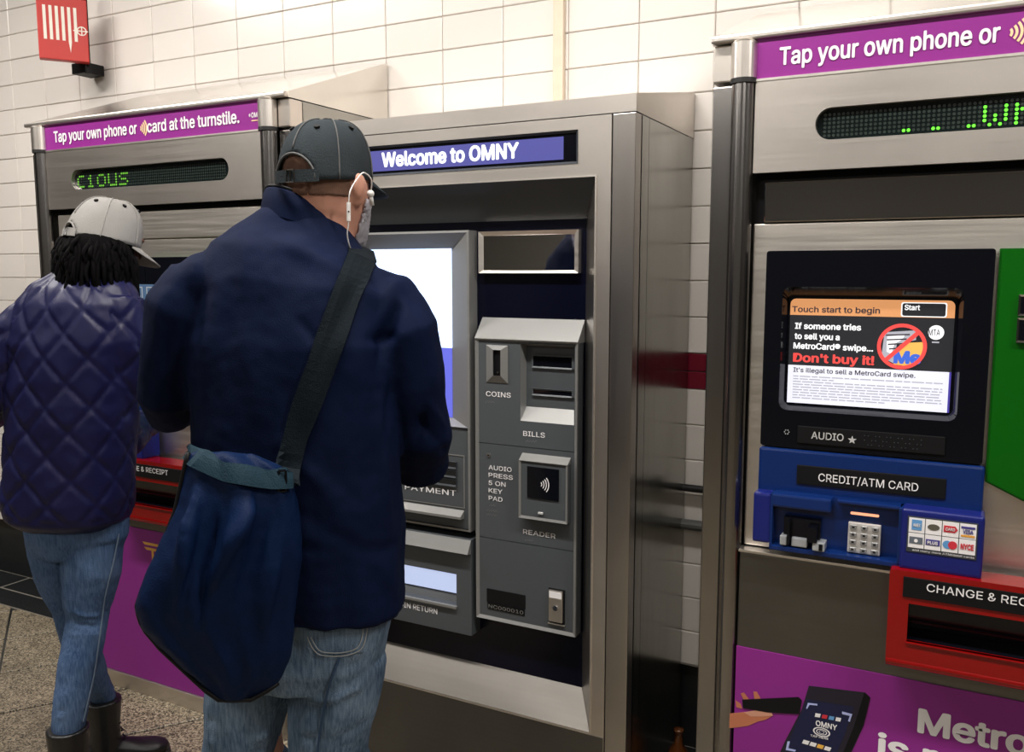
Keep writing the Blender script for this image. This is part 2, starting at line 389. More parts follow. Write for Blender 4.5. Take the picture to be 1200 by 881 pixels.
def card_machine(x0, side):
    right = side == 'right'
    lb = 'steel ticket machine with purple banner, cropped by the right edge, showing a lit warning screen' if right else \
         'steel ticket machine with purple banner on the left, behind the person in the quilted jacket'
    t = thing('ticket_machine', lb, 'ticket machine', (x0, YF, 0), 'purple banner ticket machines')
    U1 = W-.101
    # carcass and hood
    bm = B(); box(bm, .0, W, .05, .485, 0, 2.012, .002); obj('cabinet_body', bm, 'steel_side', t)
    bm = B(); loft(bm, [[(u, -.012, 2.014), (u, -.012, 2.030), (u, .49, 2.212), (u, .49, 2.014)] for u in (-.002, W+.002)]); obj('sloped_hood', bm, 'steel_hood', t)
    bm = B(); box(bm, -.001, W+.001, -.027, -.006, 2.013, 2.029, .005); obj('top_lip', bm, 'steel', t)
    for u0 in (0, W-.046):
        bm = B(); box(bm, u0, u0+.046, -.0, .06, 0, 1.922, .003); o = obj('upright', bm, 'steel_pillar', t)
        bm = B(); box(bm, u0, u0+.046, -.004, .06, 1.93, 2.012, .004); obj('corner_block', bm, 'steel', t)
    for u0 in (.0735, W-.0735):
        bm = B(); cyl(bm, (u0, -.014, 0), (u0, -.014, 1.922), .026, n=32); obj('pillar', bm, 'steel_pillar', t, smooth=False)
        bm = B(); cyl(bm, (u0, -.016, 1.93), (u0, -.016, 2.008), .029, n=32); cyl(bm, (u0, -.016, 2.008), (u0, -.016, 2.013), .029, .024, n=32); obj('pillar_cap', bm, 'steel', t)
        bm = B(); cyl(bm, (u0, -.016, 1.920), (u0, -.016, 1.9305), .0295, n=32); obj('pillar_ring', bm, 'gasket', t)
    # banner
    bm = B(); box(bm, .101, U1, -.018, .05, 1.928, 2.013); bn = obj('banner', bm, 'purple', t)
    yb = -.0195
    (ua, zb), (ub, _) = R(913, 78, .02), R(1171, 60, .02)
    zb = R(915, 77.5, .02)[1]; ch = .036
    text('lettering', 'Tap your own phone or', ua, ub, zb+.003, ch, yb, 'white_i', bn, bold=.022)
    waves('contactless_sign', ub+.026, zb+.018, .036, yb, 'gold_l', bn, n=4)
    uc = ub+.048
    text('lettering', 'card at the turnstile.', uc, uc+(ub-ua)*.955, zb+.003, ch, yb, 'white_i', bn, bold=.022)
    ul = uc+(ub-ua)*.955+.035
    text('lettering', 'OMNY', ul+.014, ul+.062, zb+.014, .014, yb, 'white_i', bn, bold=.015)
    waves('contactless_sign', ul+.008, zb+.021, .014, yb, 'white_i', bn, n=2)
    flat('small_line', rect(ul+.014, ul+.050, zb+.003, zb+.006), yb, 'gold_l', bn)
    bm = B(); box(bm, .101, U1, -.022, -.012, 1.922, 1.9275); obj('banner_strip', bm, 'steel_light', t)
    # message panel with LED window
    u0, u1, z0, z1 = .232, .977, 1.785, 1.853
    bm = B(); plate(bm, rect(.101, U1, 1.722, 1.922), [rrect(u0, u1, z0, z1, (z1-z0)/2-.0005, 10)], -.02, .0); obj('message_panel', bm, 'steel', t)
    bm = B(); box(bm, u0-.01, u1+.01, -.006, .02, z0-.01, z1+.01); lw = obj('led_window', bm, 'led_off', t)
    nx = int((u1-u0-.03)/.0093); uo = u0+.018; zo = z0+.0105; lit = set()
    if right:
        col = [round((R(px, 150, .01)[0]-uo)/.0093) for px in (1061.5, 1096, 1132, 1156)]
        txt = [(col[0], '.'), (col[1], '.'), (col[2], '.'), (col[3], 'w'), (col[3]+6, 'r')]
        row0 = 0
    else:
        txt = [(0, 'c'), (6, 'i'), (11, 'o'), (17, 'u'), (23, 's')]; row0 = 0
    for c0, ch_ in txt:
        led_dots('led_character', [(c0+cc, row0+4-rr) for rr, line in enumerate(LED[ch_]) for cc, q in enumerate(line) if q == '#' and c0+cc < nx+1], uo, zo, -.0062, 'led' if right else 'led_dim', lw, r=.0036)
        for rr, line in enumerate(LED[ch_]):
            for cc, q in enumerate(line):
                if q == '#': lit.add((c0+cc, row0+4-rr+(0 if right else 0)))
    led_dots('led_grid', [(a, b) for a in range(nx) for b in range(6) if (a, b) not in lit], uo, zo, -.0061, 'led_off_dot', lw, kind='stuff', r=.0034)
    # dark slot and mirror strip
    bm = B(); box(bm, .101, U1, .02, .05, 1.60, 1.724); obj('recess_back', bm, 'black_m', t)  # black back puts the recess shadow into the colour
    bm = B(); box(bm, .125, U1-.02, -.004, .022, 1.612, 1.702, .003); obj('mirror_strip', bm, 'mirror_dark' if right else 'steel_light', t)  # right strip darker, left lighter: their reflections are put into the material
    # bright middle panel
    bm = B(); box(bm, .103, U1, .0, .05, .855, 1.610, .003); obj('middle_panel', bm, 'steel_light', t)
    # black bezel with the screen
    p = .03
    a, b = R(901, 294, p), R(1161, 537, p); oz0 = R(890, 521, p)[1]
    c, d = R(914, 334, p), R(1126, 490, p); hz0 = R(915, 484, p)[1]
    bm = B(); plate(bm, rrect(.140, .592, oz0, a[1], .006, 3), [rrect(.178, .540, 1.19, 1.468, .018)], -p, 0)
    bz = obj('screen_bezel', bm, 'black', t)
    s0, s1 = R(928.5, 349.7, .0), R(1112, 485.5, .0); sx0, sx1, sz0, sz1 = s0[0]-.003, s1[0], 1.204, s0[1]
    bm = B(); loft(bm, [[(x, -p+.002, z) for x, z in rrect(.178, .540, 1.19, 1.468, .018, 4)], [(x, -.001, z) for x, z in rrect(sx0-.004, sx1+.004, sz0-.004, sz1+.006, .01, 4)]], cap=False)
    obj('bezel_slope', bm, 'black', bz)
    bm = B(); box(bm, .16, .56, -.001, .001, 1.17, 1.48); sc = obj('screen_glass', bm, 'black', t)
    screen(sc, sx0, sx1, sz0, sz1, right)
    a0, a1 = R(935, 494, p), R(1108, 520, p)
    bm = B(); box(bm, a0[0], a1[0], -p-.003, -p, 1.117, 1.157, .002); ap = obj('audio_plate', bm, 'black_m', t)
    tx = R(951, 510, p)
    text('lettering', 'AUDIO', tx[0], R(989, 510, p)[0], 1.130, .0155, -p-.0036, 'ink_grey', ap, bold=.01)
    sxy = R(999, 511, p); bm = B(); prism(bm, [(sxy[0]+(.0095 if k % 2 == 0 else .0038)*math.sin(k*PI/5), 1.134+(.0095 if k % 2 == 0 else .0038)*math.cos(k*PI/5)) for k in range(10)], -p-.0038, -p-.003); obj('star', bm, 'ink_grey', ap)
    bm = B()
    for r_ in range(3):
        for k in range(16):
            if (k*7+r_*5) % 3: cyl(bm, (sxy[0]+.025+k*.0075, -p-.0028, 1.126+r_*.010), (sxy[0]+.025+k*.0075, -p-.0045, 1.126+r_*.010), .0014, .0008, 6)
    obj('braille', bm, 'grey_dk', ap, kind='stuff')
    jx = R(922, 506, p); bm = B()
    for k in range(6): cyl(bm, (jx[0]+.005*math.cos(k*PI/3), -p-.001, jx[1]+.005*math.sin(k*PI/3)), (jx[0]+.005*math.cos(k*PI/3), -p+.002, jx[1]+.005*math.sin(k*PI/3)), .0013, n=6)
    obj('speaker_holes', bm, 'ink_grey', bz)
    # blue card section
    b0, b1 = R(890, 524, p), R(1151, 602, p); zt = .5*(b0[1]+R(1151, 545, p)[1]); zb_ = R(888, 575, p)[1]
    bm = B(); box(bm, b0[0], b1[0], -p-.006, 0, zb_-.02, zt, .006); bp = obj('card_panel', bm, 'blue', t)
    l0, l1 = R(934.2, 544, p+.006), R(1108, 583.6, p+.006)
    bm = B(); box(bm, l0[0], l1[0], -p-.009, -p-.005, R(933, 565.7, p)[1], l0[1], .002); lp = obj('card_label', bm, 'black_m', t)
    text('lettering', 'CREDIT/ATM CARD', R(960, 555, p)[0], R(1077, 560, p)[0], 1.036, .0175, -p-.0096, 'white_i', lp, bold=.004)
    pu = .075
    # end block
    e0, e1 = R(883, 576.5, pu), R(901.5, 639, pu)
    bm = B(); box(bm, e0[0], e1[0], -pu, -.01, e1[1]+.004, e0[1], .006); obj('end_block', bm, 'blue2', t)
    g0, g1 = R(903, 580, pu), R(1055, 663, pu); gz0 = R(903, 642, pu)[1]; gz1 = R(975, 586, pu)[1]
    bm = B(); box(bm, g0[0], g1[0], -.045, -.01, gz0, gz1); box(bm, g0[0], g1[0], -pu, -.01, gz0-.004, gz0+.008, .003); box(bm, g0[0], g0[0]+.006, -pu, -.01, gz0, gz1, .002); box(bm, g1[0]-.008, g1[0]+.002, -pu, -.01, gz0, gz1, .002)
    box(bm, g0[0], R(974, 590, pu)[0], -pu, -.04, gz1-.03, gz1, .005); box(bm, R(980, 590, pu)[0], g1[0], -pu+.01, -.04, gz1-.008, gz1, .003)
    tr = obj('card_tray', bm, 'blue', t)
    h0, h1 = R(919, 604, .06), R(961, 642, .06)
    bm = B(); box(bm, h0[0], h1[0], -.065, -.044, h1[1]+.018, h0[1], .003); box(bm, h0[0]+.012, h0[0]+.017, -.085, -.04, h1[1]+.004, h0[1]-.005, .001)
    box(bm, h1[0]-.026, h1[0]-.004, -.085, -.04, h1[1]+.016, h0[1]-.012, .003)
    cs = obj('card_slot', bm, 'black', t)
    M.setdefault('clear', mat('clear_plastic_lip', (.45, .47, .5), .15, .3))
    bm = B(); box(bm, h0[0]-.005, h0[0]+.010, -.078, -.045, h1[1], h1[1]+.022, .003); box(bm, h0[0]+.02, h1[0]-.026, -.076, -.045, h1[1], h1[1]+.02, .003); box(bm, h1[0]-.014, h1[0]+.012, -.082, -.045, h1[1]-.002, h1[1]+.018, .003)
    obj('slot_lip', bm, 'clear', cs)
    bm = B(); box(bm, h1[0]+.0, h1[0]+.008, -.084, -.08, h1[1], h1[1]+.015, .001); obj('latch', bm, 'black', cs)
    o0, o1 = R(996.6, 599, .05), R(1030, 607.5, .05)
    M.setdefault('orange_l', mat('lit_orange_strip', (.9, .4, .2), .4, emis=(1, .42, .24), es=1.1))
    bm = B(); box(bm, o0[0], o1[0], -.052, -.044, o1[1]+.002, o0[1]-.001, .003); obj('indicator_strip', bm, 'orange_l', t)
    k0, k1 = R(994.5, 611, .05), R(1031, 651, .05)
    M.setdefault('key_pl', mat('worn_keypad_steel', (.62, .60, .58), .4, .3)); M.setdefault('key', mat('keypad_keys', (.30, .30, .30), .4, .3))
    bm = B(); box(bm, k0[0], k1[0], -.056, -.044, k1[1], k0[1], .002); kp = obj('keypad', bm, 'key_pl', t)
    kw = (k1[0]-k0[0])/3; kh = (k0[1]-k1[1])/4
    bm = B(); box(bm, 0, kw*.62, -.004, 0, 0, kh*.58, .001, 1); key0 = obj('key', bm, 'key', kp); key0.location = (k0[0]+kw*.19, -.056, k1[1]+kh*.2)
    for r_ in range(4):
        for c_ in range(3):
            if r_ or c_: kk = key0.copy(); COL.objects.link(kk); kk.parent = kp
            else: kk = key0
            kk.location = (k0[0]+kw*(c_+.19), -.056, k1[1]+kh*(r_+.2))
    kt = B()
    for r_ in range(4):
        for c_ in range(3): box(kt, k0[0]+kw*(c_+.38), k0[0]+kw*(c_+.62), -.0604, -.0600, k1[1]+kh*(r_+.38), k1[1]+kh*(r_+.6))
    obj('key_digits', kt, 'black_m', kp, kind='stuff')
    # pad with card marks
    q0, q1 = R(1057, 597, pu), R(1150.5, 674, pu); qz0 = R(1058, 664, pu)[1]-.002; qz1 = .5*(q0[1]+R(1150, 605, pu)[1])+.003
    bm = B(); box(bm, q0[0], q1[0], -pu-.01, -.01, qz0, qz1, .008, 3); obj('card_marks_pad', bm, 'blue2', t)
    m0, m1 = R(1064, 605, pu+.01), R(1144, 656, pu+.01); mz0 = .5*(R(1064, 646, pu+.01)[1]+m1[1]); mz1 = .5*(m0[1]+R(1144, 612, pu+.01)[1])
    bm = B(); box(bm, m0[0], m1[0], -pu-.0115, -pu-.0095, mz0, mz1, .0005); mk = obj('card_marks', bm, 'grey_dk', t)
    y = -pu-.0121; cw = (m1[0]-m0[0]-.004)/4; hh = (mz1-mz0-.011)/2
    cols = {}
    for n_, c_ in dict(m_blue=(.12, .32, .62), m_dk=(.1, .09, .07), m_red=(.6, .03, .05), m_navy=(.06, .05, .25), m_grey=(.12, .14, .17), m_lb=(.1, .3, .6), m_or=(.75, .35, .05)).items():
        if n_ not in M: M[n_] = mat('print_'+n_[2:], c_, .5)
    for r_ in range(2):
        for c_ in range(4):
            x = m0[0]+.002+c_*cw; z = mz1-.002-(r_+1)*hh
            f = flat('card_mark', rect(x+.0008, x+cw-.0008, z+.0008, z+hh-.0008), y, 'white_i', mk)
            cx, cz = x+cw/2, z+hh/2; i = r_*4+c_; yy = y-.0007
            def rc(a, b, c, d, mm): flat('card_emblem', rect(cx+a*cw, cx+b*cw, cz+c*hh, cz+d*hh), yy, mm, mk, th=.0005)
            if i == 0: rc(-.3, .3, -.3, .36, 'm_blue'); text('lettering', 'AMEX', cx-.22*cw, cx+.22*cw, cz-.08*hh, .2*hh, yy-.0006, 'white_i', mk, bold=.02)
            elif i == 1: flat('card_emblem', [(cx+.36*cw*math.cos(a), cz+.2*hh*math.sin(a)) for a in [k*PI/8 for k in range(16)]], yy, 'm_dk', mk)
            elif i == 2: flat('card_emblem', [(cx-.4*cw, cz-.2*hh), (cx+.26*cw, cz-.2*hh), (cx+.42*cw, cz), (cx+.26*cw, cz+.22*hh), (cx-.4*cw, cz+.22*hh)], yy, 'm_red', mk); text('lettering', 'CARD', cx-.3*cw, cx+.25*cw, cz-.08*hh, .18*hh, yy-.0006, 'white_i', mk, bold=.02)
            elif i == 3: rc(-.4, .4, .16, .3, 'm_navy'); text('lettering', 'VISA', cx-.3*cw, cx+.3*cw, cz-.16*hh, .26*hh, yy, 'm_navy', mk, bold=.03); rc(-.4, .4, -.36, -.24, 'm_or')
            elif i == 4: rc(-.4, .4, -.2, .24, 'm_grey'); flat('card_emblem', circ(cx, cz, .12*cw, 12), yy-.0006, 'white_i', mk, th=.0004)
            elif i == 5: rc(-.42, .42, -.18, .2, 'm_navy'); text('lettering', 'PLUS', cx-.32*cw, cx+.3*cw, cz-.1*hh, .2*hh, yy-.0006, 'white_i', mk, bold=.03)
            elif i == 6: flat('card_emblem', circ(cx-.15*cw, cz, .27*cw, 16), yy, 'm_lb', mk); flat('card_emblem', circ(cx+.16*cw, cz, .27*cw, 16), yy-.0003, 'm_red', mk)
            else: text('lettering', 'NYCE', cx-.38*cw, cx+.38*cw, cz-.16*hh, .34*hh, yy, 'm_red', mk, bold=.04)
    text('lettering', 'and many more ATM/debit cards', m0[0]+.012, m1[0]-.004, mz0+.003, .0042, y, 'white_i', mk)
    # green cash panel with bill and coin slots
    gl = R(1172, 294, p)[0]
    gtop = a[1]; gb = R(1159, 568, p)[1]
    bm = B(); prism(bm, [(gl, gtop), (gl, gb+.005), (gl+.07, gb-.028), (gl+.36, gb-.028), (gl+.40, gb+.02), (gl+.40, gtop)], -p, 0, .004); gp = obj('cash_panel', bm, 'green', t)
    if not right:
        bm = B(); box(bm, gl-.002, gl+.402, -p-.003, -p+.002, 1.40, gtop+.002, .003); obj('header_panel', bm, 'black', t)
    v0, v1 = R(1194, 345, p), R(1194, 371, p)
    for (za, zb2, uu, nm) in ((v0[1], v1[1]+.002, .09, 'coin_slot'), (v1[1]-.002, R(1194, 401, p)[1], .2, 'bill_slot')):
        bm = B(); ring(bm, (v0[0], v0[0]+uu, zb2, za), (v0[0]+.004, v0[0]+uu-.004, zb2+.004, za-.004), -p-.008, -p-.006, -p); o = obj(nm, bm, 'chrome', gp)
        bm = B(); box(bm, v0[0]+.002, v0[0]+uu-.002, -p-.005, -p+.01, zb2+.002, za-.002); obj('slot_mouth', bm, 'black', gp)
    if not right:
        w0, w1 = at(150, 333, YF-.035), at(187, 355, YF-.035)
        M['info_l'] = mat('lit_info_strip', (.02, .035, .06), .4, emis=(.045, .09, .16), es=1)
        bm = B(); box(bm, w0.x-x0-.02, w1.x-x0+.10, -.040, -.032, w1.z-.01, w0.z, .002); q = obj('info_display', bm, 'info_l', t, label='lit blue strip with white signs')
        for k in range(3):
            bm = B(); xx = w0.x-x0+.04+k*.055; ring(bm, (xx, xx+.035, w1.z-.002, w0.z-.008), (xx+.003, xx+.032, w1.z+.001, w0.z-.011), -.0405, -.0405, -.04); box(bm, xx+.010, xx+.025, -.0408, -.040, w1.z+.02, w1.z+.023); box(bm, xx+.010, xx+.025, -.0408, -.040, w1.z+.008, w1.z+.011); obj('screen_sign', bm, 'ink_grey', q)
        for k in range(2): flat('screen_line', rect(w0.x-x0-.01, w0.x-x0+.028-.006*k, w1.z+.02-k*.015, w1.z+.023-k*.015), -.0406, 'white_i', q)
    # lower cover, ledge, change tray
    bm = B(); box(bm, .101, U1, -.03, .05, .0, .845, .003); obj('lower_cover', bm, 'steel_dark', t)
    bm = B(); box(bm, .099, U1+.002, -.036, .0, .846, .852, .001); obj('ledge', bm, 'steel_light', t)
    pr = .10
    r0, r1 = R(1043, 666, pr), R(1037, 777, pr); rw = .40
    wz1, wz0 = R(1065, 707, pr)[1], R(1061, 751, pr)[1]; wu = R(1064, 720, pr)[0]
    bm = B(); plate(bm, rrect(r0[0], r0[0]+rw, r1[1], r0[1], .006, 3), [rect(wu, r0[0]+rw-.035, wz0, wz1)], -pr, -pr+.012); loft(bm, [[(x, y, z) for x, z in rrect(r0[0], r0[0]+rw, r1[1], r0[1], .006, 3)] for y in (-pr+.012, -.03)], cap=False); tr_ = obj('change_tray', bm, 'red', t)
    bm = B(); cyl(bm, (r0[0]+.001, -pr+.012, r1[1]+.008), (r0[0]+rw-.001, -pr+.012, r1[1]+.008), .0135, n=24); box(bm, wu-.002, r0[0]+rw-.033, -pr-.004, -pr+.01, wz0-.004, wz0, .001); obj('tray_lip', bm, 'red', tr_, smooth=False)
    bm = B(); box(bm, wu-.005, r0[0]+rw-.03, -.05, -.035, wz0-.01, wz1+.005); loft(bm, [[(x, y, z) for x, z in rect(wu-.001, r0[0]+rw-.034, wz0-.001, wz1+.001)] for y in (-pr+.011, -.04)], cap=False); loft(bm, [[(u, -pr+.01, wz1), (u, -pr+.016, wz1), (u, -.06, wz0+.02), (u, -.066, wz0+.02)] for u in (wu, r0[0]+rw-.035)]); obj('tray_flap', bm, 'black', t)
    c0, c1 = R(1059, 675, pr), R(1056, 698, pr)
    bm = B(); box(bm, c0[0], r0[0]+rw-.02, -pr-.003, -pr+.002, c1[1], c0[1], .001); cl = obj('tray_label', bm, 'black_m', t)
    ta, tb = R(1086, 688, pr)[0], R(1200, 712, pr)[0]; tz = R(1086, 692, pr)[1]
    text('lettering', 'CHANGE & RECEIPT', ta, ta+(tb-ta)*1.36, tz, .0165, -pr-.0036, 'white_i', cl, bold=.004)
    # purple poster
    pp = .032
    pz1 = R(866, 757, pp)[1]
    bm = B(); box(bm, .101, U1, -pp-.001, -.028, .058, pz1); po = obj('poster', bm, 'purple', t)
    bm = B(); box(bm, .099, U1+.002, -pp-.006, -.02, .0, .056, .002); obj('plinth', bm, 'steel', t)
    yp = -pp-.0018
    if right: poster(po, yp, pp)
    else:
        def Lp(px, py): v = at(px, py, YF-pp); return v.x-x0, v.z
        a_, b_ = Lp(167, 634), Lp(188, 640)
        for k in range(2): flat('yellow_mark', [(a_[0]+k*.008, a_[1]-k*.018), (a_[0]+.22, a_[1]-k*.018), (a_[0]+.22, a_[1]-.009-k*.018), (a_[0]+.012+k*.008, a_[1]-.009-k*.018)], yp, 'gold_i', po)
        flat('yellow_mark', [(a_[0]+.045, a_[1]-.027), (a_[0]+.056, a_[1]-.027), (a_[0]+.056, a_[1]-.16), (a_[0]+.045, a_[1]-.15)], yp, 'gold_i', po)
    return t

M['s_or'] = mat('screen_orange', (.2, .1, .05), .3, emis=(.82, .36, .14), es=.85)
M['s_dk'] = mat('screen_dark', (.01, .01, .01), .15, emis=(.022, .022, .026), es=1)
M['s_wh'] = mat('screen_white', (.2, .2, .2), .3, emis=(.86, .86, .98), es=.95)
M['s_w2'] = mat('screen_lettering_white', (.2, .2, .2), .3, emis=(1, 1, 1), es=1.1)
M['s_rd'] = mat('screen_red', (.2, .02, .02), .3, emis=(.9, .085, .075), es=.95)
M['s_in'] = mat('screen_ink', (.01, .01, .01), .3, emis=(.045, .03, .04), es=1)
M['s_gr'] = mat('screen_grey_lines', (.1, .1, .1), .3, emis=(.42, .42, .48), es=1)
M['s_bl'] = mat('screen_blue', (.02, .05, .2), .3, emis=(.05, .13, .62), es=1)
M['s_ye'] = mat('screen_yellow', (.3, .2, .05), .3, emis=(.85, .45, .10), es=.9)
M['s_vi'] = mat('screen_violet', (.02, .02, .2), .3, emis=(.09, .06, .35), es=.8)
def screen(sc, x0, x1, z0, z1, right):
    y = -.0022
    w = x1-x0; h = z1-z0
    X = lambda f: x0+w*f
    Z = lambda f: z1-h*f           # f measured from the top
    zt, zm = Z(.155), Z(.635)
    flat('screen_body', rect(x0, x1, z0, zt), y, 's_dk', sc)
    flat('screen_band', rrect(x0, x1, zt, z1, .012, 4)[:10]+[(x0, zt), (x1, zt)], y-.0002, 's_or', sc)
    flat('screen_notice', rect(x0, x1, z0, zm), y-.0004, 's_wh', sc)
    flat('screen_edge', rect(x1-.004, x1, z0, zm), y-.0008, 's_vi', sc)
    y2 = y-.0011
    text('lettering', 'Touch start to begin', X(.012), X(.565), Z(.125), h*.052, y2, 's_in', sc, bold=.02)
    flat('start_button', rrect(X(.69), X(.955), Z(.15), Z(.02), .004, 3), y2, 's_w2', sc, th=.0004); flat('start_button', rrect(X(.697), X(.948), Z(.142), Z(.028), .004, 3), y2-.0004, 's_dk', sc, th=.0003)
    text('lettering', 'Start', X(.71), X(.80), Z(.088), h*.045, y2-.0006, 's_w2', sc, bold=.02)
    for s, a, b, f in (('If someone tries', .035, .455, .285), ('to sell you a', .035, .325, .382), ('MetroCard\u00ae swipe...', .03, .535, .475)):
        text('lettering', s, X(a), X(b), Z(f), h*.054, y2, 's_w2', sc, bold=.026)
    text('lettering', "Don't buy it!", X(.03), X(.545), Z(.60), h*.078, y2, 's_rd', sc, bold=.032)
    text('lettering', "It's illegal to sell a MetroCard swipe.", X(.035), X(.795), Z(.70), h*.042, y2, 's_in', sc, bold=.015)
    bm = B()
    for k in range(9):
        f = .735+k*.026
        e = .30 if k == 1 else (.62 if k == 8 else .955)
        x = .035
        while x < e-.01:
            l = random.uniform(.03, .075); box(bm, X(x), X(min(e, x+l)), y2, y2+.0003, Z(f+.010), Z(f)); x += l+.008
    obj('small_print', bm, 's_gr', sc, kind='stuff')
    # stop sign: banknote and card in a red ring with a bar
    cx, cz, r = X(.705), Z(.42), w*.148
    flat('banknote', [(cx-r*.72, cz+r*.6), (cx+r*.55, cz+r*.72), (cx+r*.55, cz+r*.3), (cx-r*.2, cz+r*.1), (cx-r*.3, cz-r*.75), (cx-r*.8, cz-r*.5)], y2, 's_gr', sc, th=.0003)
    flat('banknote', [(cx-r*.6, cz+r*.42), (cx+r*.1, cz+r*.5), (cx, cz+r*.3), (cx-r*.3, cz+r*.1), (cx-r*.4, cz-r*.35), (cx-r*.6, cz-r*.25)], y2-.0003, 's_w2', sc, th=.0002)
    for k in range(4): flat('banknote_line', [(cx-r*(.66-.05*k), cz+r*(.5-.2*k)), (cx+r*(.30-.12*k), cz+r*(.56-.2*k)), (cx+r*(.30-.12*k), cz+r*(.50-.2*k)), (cx-r*(.66-.05*k), cz+r*(.44-.2*k))], y2-.0006, 's_in', sc, th=.0002)
    flat('fare_card', [(cx-r*.05, cz+r*.15), (cx+r*.85, cz+r*.22), (cx+r*.85, cz-r*.35), (cx+r*.3, cz-r*.85), (cx-r*.3, cz-r*.8)], y2-.0002, 's_ye', sc, th=.0003)
    text('lettering', 'Me', cx-r*.3, cx+r*.8, cz-r*.72, r*.5, y2-.0008, 's_bl', sc, bold=.05)
    bm = B(); n = 40
    for k in range(n):
        a, b = 2*PI*k/n, 2*PI*(k+1)/n
        prism(bm, [(cx+r*.84*math.cos(a), cz+r*.84*math.sin(a)), (cx+r*math.cos(a), cz+r*math.sin(a)), (cx+r*math.cos(b), cz+r*math.sin(b)), (cx+r*.84*math.cos(b), cz+r*.84*math.sin(b))], y2-.0016, y2-.0011)
    d = r*.92*math.cos(PI/4); e = r*.09*math.cos(PI/4)
    prism(bm, [(cx-d-e, cz-d+e), (cx-d+e, cz-d-e), (cx+d+e, cz+d-e), (cx+d-e, cz+d+e)], y2-.0015, y2-.0011)
    obj('stop_sign', bm, 's_rd', sc)
    mx_, mz_, mr = X(.90), Z(.285), w*.046
    flat('round_logo', circ(mx_, mz_, mr, 24), y2, 's_w2', sc); text('lettering', 'MTA', mx_-mr*.95, mx_+mr*.5, mz_-mr*.42, mr*.85, y2-.0008, 's_in', sc, bold=.01)
    flat('logo_line', rect(mx_-mr*.45, mx_+mr*.45, mz_-mr*1.45, mz_-mr*1.25), y2, 's_gr', sc)

